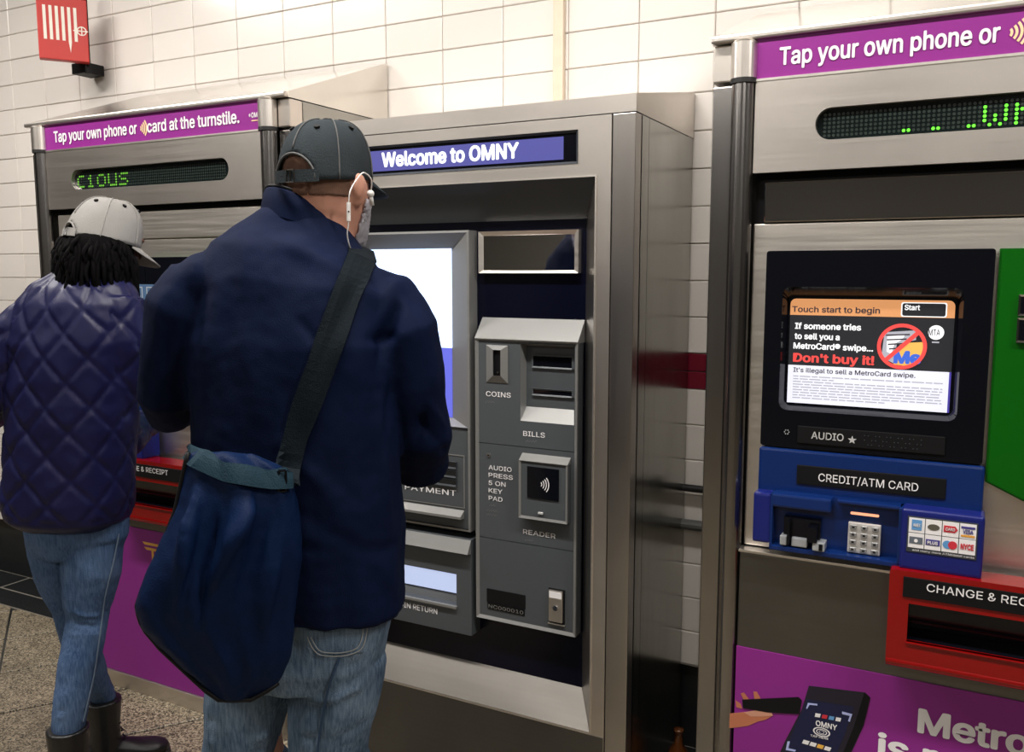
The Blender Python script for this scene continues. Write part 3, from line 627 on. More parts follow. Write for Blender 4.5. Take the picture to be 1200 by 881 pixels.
M['p_dev'] = mat('poster_device_black', (.012, .010, .022), .4); M['p_dev2'] = mat('poster_device_face', (.006, .010, .05), .35); M['p_skin'] = mat('poster_skin', (.50, .17, .085), .5); M['p_skin2'] = mat('poster_skin_light', (.62, .30, .20), .5); M['p_lb'] = mat('poster_pale_blue', (.45, .5, .85), .5)
def poster(po, y, pp):
    def P(*pts): return [R(px, py, pp) for px, py in pts]
    # reader device
    flat('printed_reader', P((948, 803), (1014, 811), (1020, 817), (1012, 850), (998, 881), (985, 905), (910, 890), (921, 866), (940, 830)), y, 'p_dev', po)
    flat('printed_reader_edge', P((1013, 811), (1020, 817), (1012, 850), (985, 905), (979, 903), (1001, 850)), y-.0005, 'black_m', po, th=.0004)
    flat('printed_reader_face', P((946, 819), (1001, 828), (990, 860), (978, 888), (973, 902), (916, 890), (930, 855)), y-.0005, 'p_dev2', po, th=.0004)
    y3 = y-.0012
    for q in (((945, 829), (947, 823), (958, 824), (958, 826), (949, 825), (946, 830)), ((987, 833), (999, 836), (996, 845), (994, 844), (996, 838), (987, 836)), ((923, 868), (926, 868), (924, 876), (933, 878), (932, 880), (921, 878))):
        bm = B(); pts = P(*q); prism(bm, pts, y3, y3+.0005); obj('corner_mark', bm, 'p_lb', po)
    for k, mm in enumerate(('white_i', 'm_red', 'm_blue', 'white_i')): flat('printed_chip', P((956+k*8, 835+k*1.6), (962+k*8, 836+k*1.6), (961+k*8, 840+k*1.6), (955+k*8, 839+k*1.6)), y3, mm, po)
    for k in range(4): flat('printed_chip', P((942+k*8.5, 866+k*2.5), (949+k*8.5, 868+k*2.5), (947+k*8.5, 872+k*2.5), (940+k*8.5, 870+k*2.5)), y3, 'white_i' if k != 2 else 'gold_i', po)
    def tilt_text(s, p0, p1, h, m, b=.02):
        a, c = R(*p0, pp), R(*p1, pp); L_ = math.hypot(c[0]-a[0], c[1]-a[1]); an = math.atan2(c[1]-a[1], c[0]-a[0])
        o = text('lettering', s, 0, L_, 0, h, 0, m, po, bold=b); o.location = (a[0], y3, a[1]); o.rotation_euler = (0, -an, 0)
    tilt_text('OMNY', (956, 849), (981, 855), .0125, 'white_i')
    tilt_text('TAP HERE', (950, 862), (971, 866), .005, 'white_i', .01)
    c_ = R(963, 857, pp)
    bm = B()
    for k, (rx, rz) in enumerate(((.019, .011), (.012, .007), (.006, .004))):
        n = 20
        for i in range(n):
            a, b = 2*PI*i/n, 2*PI*(i+1)/n; f = .84
            prism(bm, [(c_[0]+rx*f*math.cos(a), c_[1]+rz*f*math.sin(a)), (c_[0]+rx*math.cos(a), c_[1]+rz*math.sin(a)), (c_[0]+rx*math.cos(b), c_[1]+rz*math.sin(b)), (c_[0]+rx*f*math.cos(b), c_[1]+rz*f*math.sin(b))], y3, y3+.0004)
    obj('tap_symbol', bm, 'white_i', po)
    # hand holding a phone, printed
    flat('printed_arm', P((850, 836), (872, 834), (890, 832), (903, 834), (906, 838), (897, 843), (888, 845), (877, 850), (862, 852), (850, 853)), y, 'p_skin', po)
    flat('printed_thumb', P((872, 834), (890, 831), (904, 833), (906, 838), (893, 839), (880, 839)), y-.0005, 'p_skin2', po, th=.0004)
    for q in (((868, 812), (872, 811), (878, 819), (884, 826), (876, 828)), ((883, 810), (887, 810), (891, 817), (893, 824), (885, 824)), ((862, 820), (868, 824), (870, 830), (863, 828))): flat('printed_finger', P(*q), y-.0001, 'p_skin', po)
    flat('printed_phone', P((870, 819), (936, 816), (940, 820), (937, 836), (900, 834), (871, 829)), y-.0012, 'black_m', po, th=.0006)
    a = R(1075, 854, pp); b = R(1199, 870, pp)
    text('lettering', 'MetroCard', a[0], a[0]+(b[0]-a[0])*1.95, R(1078, 857, pp)[1], .052, y, 'white_i', po, bold=.03)
    a2 = R(1028, 880, pp); b2 = R(1196, 885, pp)
    text('lettering', 'is retiring.', a2[0], a2[0]+(b2[0]-a2[0])*1.45, R(1028, 884, pp)[1], .052, y, 'white_i', po, bold=.03)

card_machine(X_R, 'right'); card_machine(X_L, 'left')
# ================================================================== TAP CARD MACHINE IN THE MIDDLE
XO0, XO1 = -1.812, -.737
t = thing('tap_card_machine', 'wide steel ticket machine in the middle with a white touch screen and blue welcome display', 'ticket machine', (XO0, YF, 0))
def O(px, py, v=0):
    q = at(px, py, YF+v); return q.x-XO0, q.z
OW = XO1-XO0
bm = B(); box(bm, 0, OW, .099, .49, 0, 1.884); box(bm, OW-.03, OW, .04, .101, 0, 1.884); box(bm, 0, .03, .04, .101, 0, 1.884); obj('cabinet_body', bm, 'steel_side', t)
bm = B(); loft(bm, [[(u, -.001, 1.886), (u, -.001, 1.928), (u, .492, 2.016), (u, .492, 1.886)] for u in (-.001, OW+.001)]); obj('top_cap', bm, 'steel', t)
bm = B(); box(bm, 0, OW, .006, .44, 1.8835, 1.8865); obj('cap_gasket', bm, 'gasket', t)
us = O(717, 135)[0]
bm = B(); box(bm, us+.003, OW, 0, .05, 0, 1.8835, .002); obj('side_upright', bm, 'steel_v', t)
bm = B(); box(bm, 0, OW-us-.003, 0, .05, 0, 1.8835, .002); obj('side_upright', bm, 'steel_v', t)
# door: front sheet with the display opening and the big recess
dl = OW-us; du = us
ru1 = O(698, 209)[0]; ru0 = OW-ru1-.02; rz1 = .5*(O(698, 209)[1]+O(440, 219)[1]); rz0 = .5*(O(691, 856)[1]+O(440, 794.5)[1])
dx1, dz1 = O(677, 153); dz0 = .5*(O(677, 192)[1]+O(440, 205)[1]); dz1 = .5*(dz1+O(440, 171)[1]); dx0 = .16
bz_ = .045
bm = B(); plate(bm, rect(dl, du, bz_+.002, 1.8835), [rect(dx0, dx1, dz0, dz1), rect(ru0, ru1, rz0, rz1)], 0, .012); dr = obj('door_sheet', bm, 'steel', t)
bm = B(); plate(bm, rect(.01, OW-.01, 0, 1.884), [rect(dx0-.004, dx1+.004, dz0-.004, dz1+.004), rect(ru0-.004, ru1+.004, rz0-.004, rz1+.004)], .0125, .016); obj('seam_backing', bm, 'gasket', t)
bm = B(); box(bm, dl, du, 0, .012, .001, bz_); obj('kick_panel', bm, 'steel_dark', t)
bm = B(); box(bm, dl+.002, du-.002, -.0015, 0, bz_, rz0-.006); obj('lower_panel', bm, 'steel_dark', t)
bm = B(); ring(bm, (dx0-.001, dx1+.001, dz0-.001, dz1+.001), (dx0+.005, dx1-.005, dz0+.005, dz1-.005), -.002, .004, 0); obj('display_frame', bm, 'grey_dk', t)
M['d_bl'] = mat('lit_blue_display', (.02, .02, .08), .25, emis=(.085, .085, .30), es=1.0)
M['d_tx'] = mat('display_lettering', (.3, .3, .3), .3, emis=(.86, .9, 1), es=1.25)
bm = B(); box(bm, dx0, dx1, .006, .03, dz0, dz1); dp = obj('welcome_display', bm, 'black', t)
lx1 = O(660.5, 160, .006)[0]
flat('lit_field', rect(dx0+.03, lx1, dz0+.012, dz1-.012), .0052, 'd_bl', dp)
w0, w1 = O(447, 190, .004), O(608, 185, .004)
text('lettering', 'Welcome to OMNY', w0[0], w1[0], .5*(O(450, 193, .004)[1]+O(606, 186, .004)[1])-.001, .037, .0045, 'd_tx', dp, bold=.035)
# recess: slanted cheeks down to the dark back panel
RD = .085
bx1 = .5*(O(688, 256.5, RD)[0]+O(681.5, 805, RD)[0]); bz1 = .5*(O(688, 256.5, RD)[1]+O(427, 263.5, RD)[1]); bz0 = .5*(O(681.5, 805, RD)[1]+O(454, 752, RD)[1]); bx0 = ru0+.06
def quad(name, pts, m):
    bm = B(); a = [Vector(p) for p in pts]; n = (a[1]-a[0]).cross(a[2]-a[0]).normalized()*.002
    loft(bm, [a, [q+n for q in a]]); return obj(name, bm, m, t)
A_ = dict(tl=(ru0, .0, rz1), tr=(ru1, .0, rz1), br=(ru1, .0, rz0), bl=(ru0, .0, rz0)); C_ = dict(tl=(bx0, RD, bz1), tr=(bx1, RD, bz1), br=(bx1, RD, bz0), bl=(bx0, RD, bz0))
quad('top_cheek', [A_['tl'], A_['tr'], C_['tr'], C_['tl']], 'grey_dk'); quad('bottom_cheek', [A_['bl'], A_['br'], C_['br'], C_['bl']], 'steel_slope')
quad('left_cheek', [A_['tl'], A_['bl'], C_['bl'], C_['tl']], 'steel_v'); quad('right_cheek', [A_['tr'], A_['br'], C_['br'], C_['tr']], 'steel_v')
bm = B(); ring(bm, (ru0-.004, ru1+.004, rz0-.004, rz1+.004), (ru0, ru1, rz0, rz1), -.004, -.004, 0); obj('recess_trim', bm, 'steel_light', t)
bm = B(); box(bm, bx0-.01, bx1+.01, RD, RD+.01, bz0-.01, bz1+.01); obj('back_panel', bm, 'navyback', t)
# touch screen unit
fd = RD-.045
f1 = O(547, 270, fd); fb = O(553.5, 626, fd); fx1 = .5*(f1[0]+fb[0]); fz1 = .5*(f1[1]+O(427, 272.5, fd)[1]); fz0 = .5*(fb[1]+O(478, 610, fd)[1])
i1 = O(529, 291, RD-.012); ix1 = i1[0]; iz1 = .5*(i1[1]+O(427, 293, RD-.012)[1]); iz0 = O(530, 489, RD-.012)[1]
fx0 = fx1-.44; ix0 = fx0+(fx1-ix1)
bm = B(); ring(bm, (fx0, fx1, fz0, fz1), (fx0+.006, fx1-.006, fz0+.006, fz1-.006), fd, fd-.001, RD); ring(bm, (fx0+.006, fx1-.006, iz0-.02, fz1-.006), (ix0, ix1, iz0, iz1), fd-.001, RD-.012); obj('screen_frame', bm, 'grey_l', t)
M['tsc'] = mat('lit_white_screen', (.3, .3, .3), .2, emis=(.50, .66, 1), es=2.7); M['tsc_b'] = mat('lit_blue_screen_field', (.05, .05, .3), .2, emis=(.125, .145, .60), es=1.0)
sz_ = O(530, 407.6, RD-.012)[1]
bm = B(); box(bm, ix0, ix1, RD-.014, RD-.002, sz_, iz1); obj('touch_screen', bm, 'tsc', t)
bm = B(); box(bm, ix0, ix1, RD-.014, RD-.002, iz0, sz_); ts = obj('touch_screen_footer', bm, 'tsc_b', t)
# payment ledge under the screen
g = O(545, 601, fd); pz0, pz1 = fz0+.006, iz0-.02
bm = B(); box(bm, fx0+.006, fx1-.006, fd+.004, RD, pz0, pz1); pb = obj('payment_panel', bm, 'grey_p', t)
qz1, qz0 = O(534, 537, fd)[1], O(534, 571, fd)[1]
bm = B()
for k in range(3): ring(bm, (fx1-.26, fx1-.045, qz0+.026*k+.002, qz0+.026*k+.022), (fx1-.256, fx1-.049, qz0+.026*k+.006, qz0+.026*k+.018), fd-.004, fd+.002, fd+.004)
obj('payment_slot', bm, 'grey_dk', t)
bm = B(); ring(bm, (fx1-.30, fx1-.02, qz0-.06, qz1+.01), (fx1-.297, fx1-.023, qz0-.057, qz1+.007), fd+.0025, fd+.0025, fd+.004); obj('slot_surround', bm, 'grey_l', t)
tx = O(534, 580, fd); text('lettering', 'PAYMENT', O(474, 575, fd)[0], tx[0], O(533, 583, fd)[1]+.004, .0165, fd+.0028, 'white_i', pb, bold=.008)
lz = O(542, 603, fd)[1]
bm = B(); loft(bm, [[(u, fd+.003, lz+.012), (u, fd-.018, lz-.003), (u, fd-.018, lz-.010), (u, fd+.003, lz-.012)] for u in (fx0+.05, fx1-.022)]); obj('payment_shelf', bm, 'grey_l', t)
# change and coin return
hd = RD-.05
h1 = O(553.8, 632.8, hd); hb = O(551, 743, hd); hx1 = .5*(h1[0]+hb[0]); hz1 = .5*(h1[1]+O(476, 621.5, hd)[1]); hz0 = .5*(hb[1]+O(461, 726.4, hd)[1])
win = (.5*(O(534, 679, hd)[0]+O(335/2.937+420, 708, hd)[0])-.0, O(535, 679, hd)[1]+.012, O(535, 709, hd)[1])
wx1 = win[0]+.002; wz1 = O(534, 676, hd)[1]+.008; wz0 = O(534, 709, hd)[1]
hx0 = hx1-.42; wx0 = hx0+(hx1-wx1)
bm = B(); ring(bm, (hx0, hx1, hz0, hz1), (hx0+.012, hx1-.012, hz0+.005, hz1-.034), hd, hd-.0, RD); plate(bm, rect(hx0+.006, hx1-.006, hz0+.004, hz1-.006), [rect(wx0, wx1, wz0, wz1)], hd+.001, hd+.02)
rt = obj('return_unit', bm, 'grey_p', t)
bm = B(); loft(bm, [[(u, hd-.001, hz1), (u, hd-.022, hz1-.036), (u, hd-.002, hz1-.040)] for u in (hx0, hx1)]); obj('return_hood', bm, 'grey_l', rt)
M['tray_l'] = mat('lit_return_tray', (.4, .45, .55), .2, emis=(.55, .64, .92), es=.85)
bm = B(); box(bm, wx0-.01, wx1+.01, RD-.008, RD, wz0-.01, wz1+.01); loft(bm, [[(u, hd+.02, wz0), (u, RD-.008, wz0+.028), (u, RD-.004, wz0)] for u in (wx0, wx1)]); box(bm, wx0, wx1, hd+.015, RD-.005, wz1-.003, wz1+.004); obj('return_opening', bm, 'grey_dk', t)
bm = B(); box(bm, wx0+.004, wx1-.001, RD-.014, RD-.009, wz0+.016, wz1-.010); obj('lit_tray_back', bm, 'tray_l', t)
bm = B(); box(bm, wx0-.003, wx1+.003, hd-.008, hd+.02, wz0-.010, wz0-.001, .002); obj('return_sill', bm, 'grey_l', t)
rr_ = O(512.5, 718, hd); text('lettering', 'CHANGE / COIN RETURN', rr_[0]-.265, rr_[0], O(512, 720, hd)[1]+.001, .0165, hd-.0002, 'white_i', t, bold=.008)
# mirror
md = RD-.02
c0 = O(560.5, 271.5, md); c1 = O(677.5, 320, md); n0 = O(565.5, 276.5, md); n1 = O(672, 316.5, md)
bm = B(); ring(bm, (c0[0], c1[0], c1[1], c0[1]), (n0[0], n1[0], n1[1], n0[1]), md, md+.006, RD); mr_ = obj('mirror_frame', bm, 'steel_light', t)
bm = B(); N_ = 30; ca_ = [(n0[0]+(n1[0]-n0[0])*k/N_, md+.006-.0022*math.sin(PI*k/N_)+.0005) for k in range(N_+1)]
loft(bm, [[(x, y+.002, n1[1]), (x, y, n1[1]), (x, y, n0[1]), (x, y+.002, n0[1])] for x, y in ca_]); o = obj('convex_mirror', bm, 'mirror', t)
# payment module on the right
kd = RD-.040
TL = O(555.7, 371.3, kd); TR = O(684, 375.5, kd-.0); BR = O(675.4, 746.8, kd); BL = O(561.3, 721.3, kd)
kx0 = .5*(TL[0]+BL[0]); kx1 = .5*(O(677, 400, kd)[0]+BR[0])+.001; kz0 = .5*(BR[1]+BL[1]); kz1 = .5*(O(555.7, 399.7, kd)[1]+O(677, 400, kd)[1]); kzt = .5*(O(555.7, 371, RD)[1]+O(684, 375, RD)[1])
bm = B(); box(bm, kx0, kx1, RD-.008, RD, kz0, kz1+.01); loft(bm, [[(x, y, z) for x, z in rect(kx0, kx1, kz0, kz1)] for y in (kd+.001, RD)], cap=False); fr = obj('module_body', bm, 'grey_p', t)
bm = B(); loft(bm, [[(u, kd-.006, kz1), (u, kd-.008, kz1+.004), (u, RD-.002, kzt), (u, RD, kz1)] for u in (kx0, kx1+.001)]); obj('module_hood', bm, 'grey_l', t)
bm = B(); ring(bm, (kx0, kx1, kz0, kz1), (kx0+.009, kx1-.009, kz0+.009, kz1-.002), kd-.006, kd-.001, kd+.002); obj('module_rim', bm, 'grey_l', t)
# bills recess is built with its own plate
rb0, rb1 = O(610, 405, kd), O(672, 499, kd); bxx0, bxx1, bzz1 = rb0[0], kx1-.009, kz1-.004; bzz0 = .5*(O(610, 492, kd)[1]+O(672, 499, kd)[1]); ssz = .5*(O(565, 521, kd)[1]+O(672, 527, kd)[1])
bm = B(); plate(bm, rect(kx0+.009, kx1-.009, ssz+.001, kz1-.002), [rect(bxx0, bxx1-.001, bzz0, bzz1-.001), rect(O(579.5, 0, kd)[0], O(588, 0, kd)[0], O(584, 440, kd)[1], O(584, 409.6, kd)[1])], kd-.001, kd+.0015) if False else None
bm.free() if False else None
bm = B(); plate(bm, rect(kx0+.009, kx1-.009, ssz+.001, kz1-.002), [rect(bxx0, bxx1-.002, bzz0, bzz1-.002)], kd-.001, kd+.0015); obj('upper_plate', bm, 'grey_p', t)
szb = .5*(O(561, 629, kd)[1]+O(670, 645, kd)[1])
bm = B(); box(bm, kx0+.009, kx1-.009, kd-.001, kd+.0015, szb+.001, ssz-.001); obj('middle_plate', bm, 'grey_p', t)
bm = B(); box(bm, kx0+.009, kx1-.009, kd-.001, kd+.0015, kz0+.009, szb-.001); lpz = obj('lower_plate', bm, 'grey_p', t)
# coin slot
cA, cB = O(569, 404, kd-.006), O(594.5, 449.5, kd-.006); cC, cD = O(579.3, 409.6, kd-.006), O(588, 440, kd-.006)
bm = B(); ring(bm, (cA[0], cB[0], cB[1], cA[1]), (cC[0], cD[0], cD[1], cC[1]), kd-.003, kd-.014, kd); o = obj('coin_slot', bm, 'grey_l', t)
bm = B(); box(bm, cC[0]-.001, cD[0]+.001, kd-.006, kd-.003, cD[1]-.001, cC[1]+.001); obj('slot_mouth', bm, 'black_m', o)
bm = B(); cyl(bm, (.5*(cC[0]+cD[0]), kd-.006, cD[1]+.008), (.5*(cC[0]+cD[0]), kd-.009, cD[1]+.008), .0022, n=10); obj('slot_pin', bm, 'chrome', o)
def lab(s, p0, p1, base, h, par=t, b=.004): 
    text('lettering', s, O(*p0, kd)[0], O(*p1, kd)[0], O(*base, kd)[1], h, kd-.0022, 'white_i', par, bold=b)
lab('COINS', (570, 460), (599, 460), (584, 464.8), .0135)
lab('BILLS', (613.6, 507), (639, 507), (626, 511.5), .0135)
for k, s in enumerate(('AUDIO', 'PRESS', '5 ON', 'KEY', 'PAD')):
    lab(s, (571.3, 0), ((600, 601.5, 592.5, 588.5, 588.5)[k], 0), (580, 550.5+k*9), .0125)
lab('READER', (613.4, 622), (651.5, 622), (632, 627.8), .013)
bm = B()
for bx_, bz2, nn in ((570, 471, 7), (617, 517, 8), (574, 592, 5), (571, 598, 9), (571, 603, 8), (616, 633, 6)):
    q = O(bx_, bz2, kd)
    for k in range(nn): cyl(bm, (q[0]+k*.0042, kd-.001, q[1]+(k % 2)*.003), (q[0]+k*.0042, kd-.0026, q[1]+(k % 2)*.003), .0011, .0006, 6)
obj('braille', bm, 'grey_l', t, kind='stuff')
# bill acceptor inside the recess
bd = RD-.012
bm = B(); ring(bm, (bxx0, bxx1-.002, bzz0, bzz1-.002), (bxx0+.004, bxx1-.003, bzz0+.036, bzz1-.010), kd-.0005, bd); obj('bill_recess', bm, 'grey_l', t)
bm = B(); box(bm, bxx0+.003, bxx1, bd, bd+.003, bzz0+.02, bzz1-.006); br_ = obj('bill_acceptor', bm, 'grey_p', t)
for (a, b, c, d) in ((624, 415, 671, 433), (624, 454.5, 671, 466)):
    p0, p1 = O(a, b, bd), O(c, d, bd)
    bm = B(); ring(bm, (p0[0], min(p1[0], bxx1-.004), p1[1], p0[1]), (p0[0]+.004, bxx1-.006, p1[1]+.004, p0[1]-.004), bd-.006, bd-.003, bd); obj('bill_slot', bm, 'grey_p', br_)
    bm = B(); box(bm, p0[0]+.003, bxx1-.005, bd-.002, bd, p1[1]+.003, p0[1]-.003); obj('slot_mouth', bm, 'black', br_)
# audio jack, tap reader
j = O(573, 533, kd); bm = B(); cyl(bm, (j[0], kd-.001, j[1]), (j[0], kd-.004, j[1]), .0048, n=16); jk = obj('audio_jack', bm, 'chrome', t)
bm = B(); cyl(bm, (j[0], kd-.0038, j[1]), (j[0], kd-.0048, j[1]), .0028, n=12); obj('jack_hole', bm, 'black_m', jk)
rd = kd-.02
ra, rb_ = O(608.5, 545, rd), O(665, 612, rd); ra_t = .5*(O(608, 529.5, kd)[1]+O(671, 536, kd)[1]); rz0_ = .5*(O(609, 606, rd)[1]+O(666, 614, rd)[1]); rz1_ = O(664, 546, rd)[1]+.003
bm = B(); box(bm, ra[0], rb_[0], rd, kd, rz0_, rz1_, .0015); rdr = obj('reader_body', bm, 'grey_p', t)
bm = B(); ring(bm, (ra[0], rb_[0], rz0_, rz1_), (ra[0]+.006, rb_[0]-.006, rz0_+.007, rz1_-.003), rd-.004, rd-.001, rd+.004); obj('reader_rim', bm, 'grey_l', rdr)
bm = B(); loft(bm, [[(u, rd-.004, rz1_-.001), (u, kd, ra_t), (u, kd, rz1_-.001)] for u in (ra[0], rb_[0])]); obj('reader_hood', bm, 'grey_l', rdr)
ba, bb = O(618.2, 547, rd), O(655, 587, rd)
bm = B(); box(bm, ba[0], bb[0], rd-.0028, rd, .5*(bb[1]+O(618, 583, rd)[1]), .5*(ba[1]+O(655, 549, rd)[1]), .0006); obj('reader_pad', bm, 'black', rdr)
wc = O(637, 567.5, rd); waves('contactless_sign', wc[0]+.001, wc[1], .029, rd-.0036, 'white_i', rdr, n=4, lw=.085)
q = O(634, 601, rd); bm = B(); box(bm, q[0]-.007, q[0]+.007, rd-.006, rd, q[1]-.003, q[1]+.003, .0015); obj('reader_lamp', bm, 'ink_grey', rdr)
# black serial label and lock
sa_, sb_ = O(571, 692, kd), O(616, 712, kd)
s1_ = .5*(O(571, 689, kd)[1]+O(616, 697, kd)[1]); s0_ = .5*(O(571, 706, kd)[1]+O(616, 712, kd)[1])
bm = B(); box(bm, sa_[0], sb_[0], kd-.003, kd-.0008, s0_, s1_, .0005); obj('black_label', bm, 'black_m', t)
bm = B(); box(bm, sa_[0]+.002, sb_[0]-.002, kd-.0028, kd-.0008, s0_-.020, s0_-.001, .0005); sl = obj('serial_label', bm, 'black', t)
text('lettering', 'NC000010', sa_[0]+.006, sb_[0]-.006, s0_-.016, .010, kd-.0033, 'grey_l', sl)
la, lb_ = O(643.5, 688, kd), O(662, 732, kd)
bm = B(); box(bm, la[0], lb_[0], kd-.003, kd, lb_[1], la[1]); lk = obj('lock_plate', bm, 'black_m', t)
bm = B(); box(bm, la[0]+.003, lb_[0]-.004, kd-.010, kd-.003, lb_[1]+.006, la[1]-.003, .002); obj('lock_cover', bm, 'steel', lk)
lc = (.5*(la[0]+lb_[0]), .5*(la[1]+lb_[1])-.002)
bm = B(); cyl(bm, (lc[0], kd-.009, lc[1]), (lc[0], kd-.014, lc[1]), .0075, n=16); obj('lock_cylinder', bm, 'chrome', lk)
bm = B(); box(bm, la[0]+.005, lb_[0]-.006, kd-.0106, kd-.0098, la[1]-.024, la[1]-.006); obj('lock_label', bm, 'white_i', lk)
bm = B(); box(bm, lc[0]-.001, lc[0]+.001, kd-.0145, kd-.0138, lc[1]-.004, lc[1]+.004); obj('keyhole', bm, 'black_m', lk)
bm = B(); box(bm, la[0]-.001, lb_[0]+.001, kd-.007, kd, lb_[1]-.003, lb_[1], .001); obj('lock_sill', bm, 'steel_light', lk)

# ================================================================== RED WALL SIGN
M['sign_red'] = mat('red_sign_face', (.50, .022, .016), .45); M['sign_w'] = mat('sign_white', (.80, .76, .68), .5)
pi_ = at(105, 73, 2.44); z0_ = pi_.z
def onz(px, py, Z):
    v = at(px, py, 1.0); k = (Z-CAM_H)/(v.z-CAM_H); return Vector((v.x*k, k, Z))
po_ = onz(46, 67.5, z0_)
t = thing('fire_door_sign', 'red box sign with white bars and ringed cross, high on the wall at left', 'sign', (pi_.x, pi_.y, z0_))
ex = (Vector((pi_.x, pi_.y, 0))-Vector((po_.x, po_.y, 0))); L_ = ex.length; ex.normalize(); t.rotation_euler = (0, 0, math.atan2(ex.y, ex.x))
print('sign', pi_, po_, L_)
# local x runs from outer edge (-L_) to inner edge (0); face at y=0 looks to -y
bm = B(); box(bm, -L_, 0, 0, .045, 0, .240, .003); sg = obj('sign_box', bm, 'sign_red', t)
def SP(fx, fz): return (-L_+fx*L_, fz)
Hs = .30
for k in range(6):
    x = -L_+L_*(.115+.122*k); w_ = L_*.062; zb = .075; zt = .205
    pts = [(x, zb), (x+w_, zb), (x+w_, zt), (x, zt)] if k != 4 else [(x, zb-.005), (x+w_*.5, zb-.045), (x+w_, zb-.005), (x+w_, zt), (x, zt)]
    flat('white_bar', pts, -.0012, 'sign_w', sg, th=.001)
bm = B(); cx, cz, rr = -L_*.125, .118, .018
for k in range(20):
    a, b = 2*PI*k/20, 2*PI*(k+1)/20
    prism(bm, [(cx+rr*.78*math.cos(a), cz+rr*.78*math.sin(a)), (cx+rr*math.cos(a), cz+rr*math.sin(a)), (cx+rr*math.cos(b), cz+rr*math.sin(b)), (cx+rr*.78*math.cos(b), cz+rr*.78*math.sin(b))], -.0014, -.0002)
box(bm, cx-rr*1.7, cx+rr*1.3, -.0016, -.0002, cz-.002, cz+.002); box(bm, cx-.002, cx+.002, -.0016, -.0002, cz-rr, cz+rr)
obj('ring_cross', bm, 'sign_w', sg)
bm = B(); box(bm, -.02, .004, .045, .058, -.035, .30, .002); obj('back_rail', bm, 'black_m', t)
b0 = at(97, 90, 2.50); b1_ = at(112, 75, 2.50)
bm = B(); box(bm, 0, b1_.x-b0.x, 0, .09, 0, b1_.z-b0.z, .003); o = obj('bracket', bm, 'black_m', t)
o.matrix_local = t.matrix_basis.inverted() @ Matrix.Translation((b0.x, YW-.10, b0.z))
# ================================================================== PEOPLE
from mathutils.bvhtree import BVHTree
CAMP = Vector((0, 0, CAM_H))
def fuse(name, bm, voxel, m, parent=None, smooth=4, fac=.5, deform=None, label=None, post=2):
    """join closed volumes into one continuous skin"""
    bmesh.ops.recalc_face_normals(bm, faces=bm.faces[:])
    me = bpy.data.meshes.new('tmp'); bm.to_mesh(me); bm.free()
    o = bpy.data.objects.new('tmp', me); COL.objects.link(o)
    r = o.modifiers.new('r', 'REMESH'); r.mode = 'VOXEL'; r.voxel_size = voxel
    s = o.modifiers.new('s', 'SMOOTH'); s.factor = fac; s.iterations = smooth
    dg = bpy.context.evaluated_depsgraph_get(); dg.update()
    m2 = bpy.data.meshes.new_from_object(o.evaluated_get(dg)); bpy.data.objects.remove(o); bpy.data.meshes.remove(me)
    if deform: deform(m2)
    m2.name = name; m2.materials.clear(); m2.materials.append(M[m] if isinstance(m, str) else m)
    for p in m2.polygons: p.use_smooth = True
    return meobj(name, m2, parent, label)
def ell(c, ax, ay, a, b, n=28, p=2.0, up=None, tilt=0):
    out = []
    for k in range(n):
        t = 2*PI*k/n; ct, st = math.cos(t), math.sin(t)
        q = c+ax*(a*math.copysign(abs(ct)**(2/p), ct))+ay*(b*math.copysign(abs(st)**(2/p), st))
        if tilt: q = q+Vector((0, 0, tilt*st*b))
        out.append(q)
    return out
def ballb(bm, c, r, sx=1, sy=1, sz=1, mtx=None, seg=16):
    g = bmesh.ops.create_uvsphere(bm, u_segments=seg, v_segments=seg//2+2, radius=r)
    for v in g['verts']:
        p = Vector((v.co.x*sx, v.co.y*sy, v.co.z*sz)); v.co = (mtx @ p if mtx else p)+Vector(c)
class Fig:
    """a standing person: F is the level direction from the viewpoint to them, Rt their side-to-side direction in view"""
    def __init__(s, cx, cy, yaw):
        s.C = Vector((cx, cy, 0)); s.F = s.C.normalized(); s.Rt = Vector((s.F.y, -s.F.x, 0))
        y = math.radians(yaw); s.bf = math.cos(y)*s.F+math.sin(y)*s.Rt; s.br = math.cos(y)*s.Rt-math.sin(y)*s.F
    def p(s, px, py, dd=0):
        d = at(px, py, 1.0)-CAMP; k = (s.C.dot(s.F)+dd)/d.dot(s.F); return CAMP+d*k
    def q(s, r, dd, z): return s.C+s.Rt*r+s.F*dd+Vector((0, 0, z))
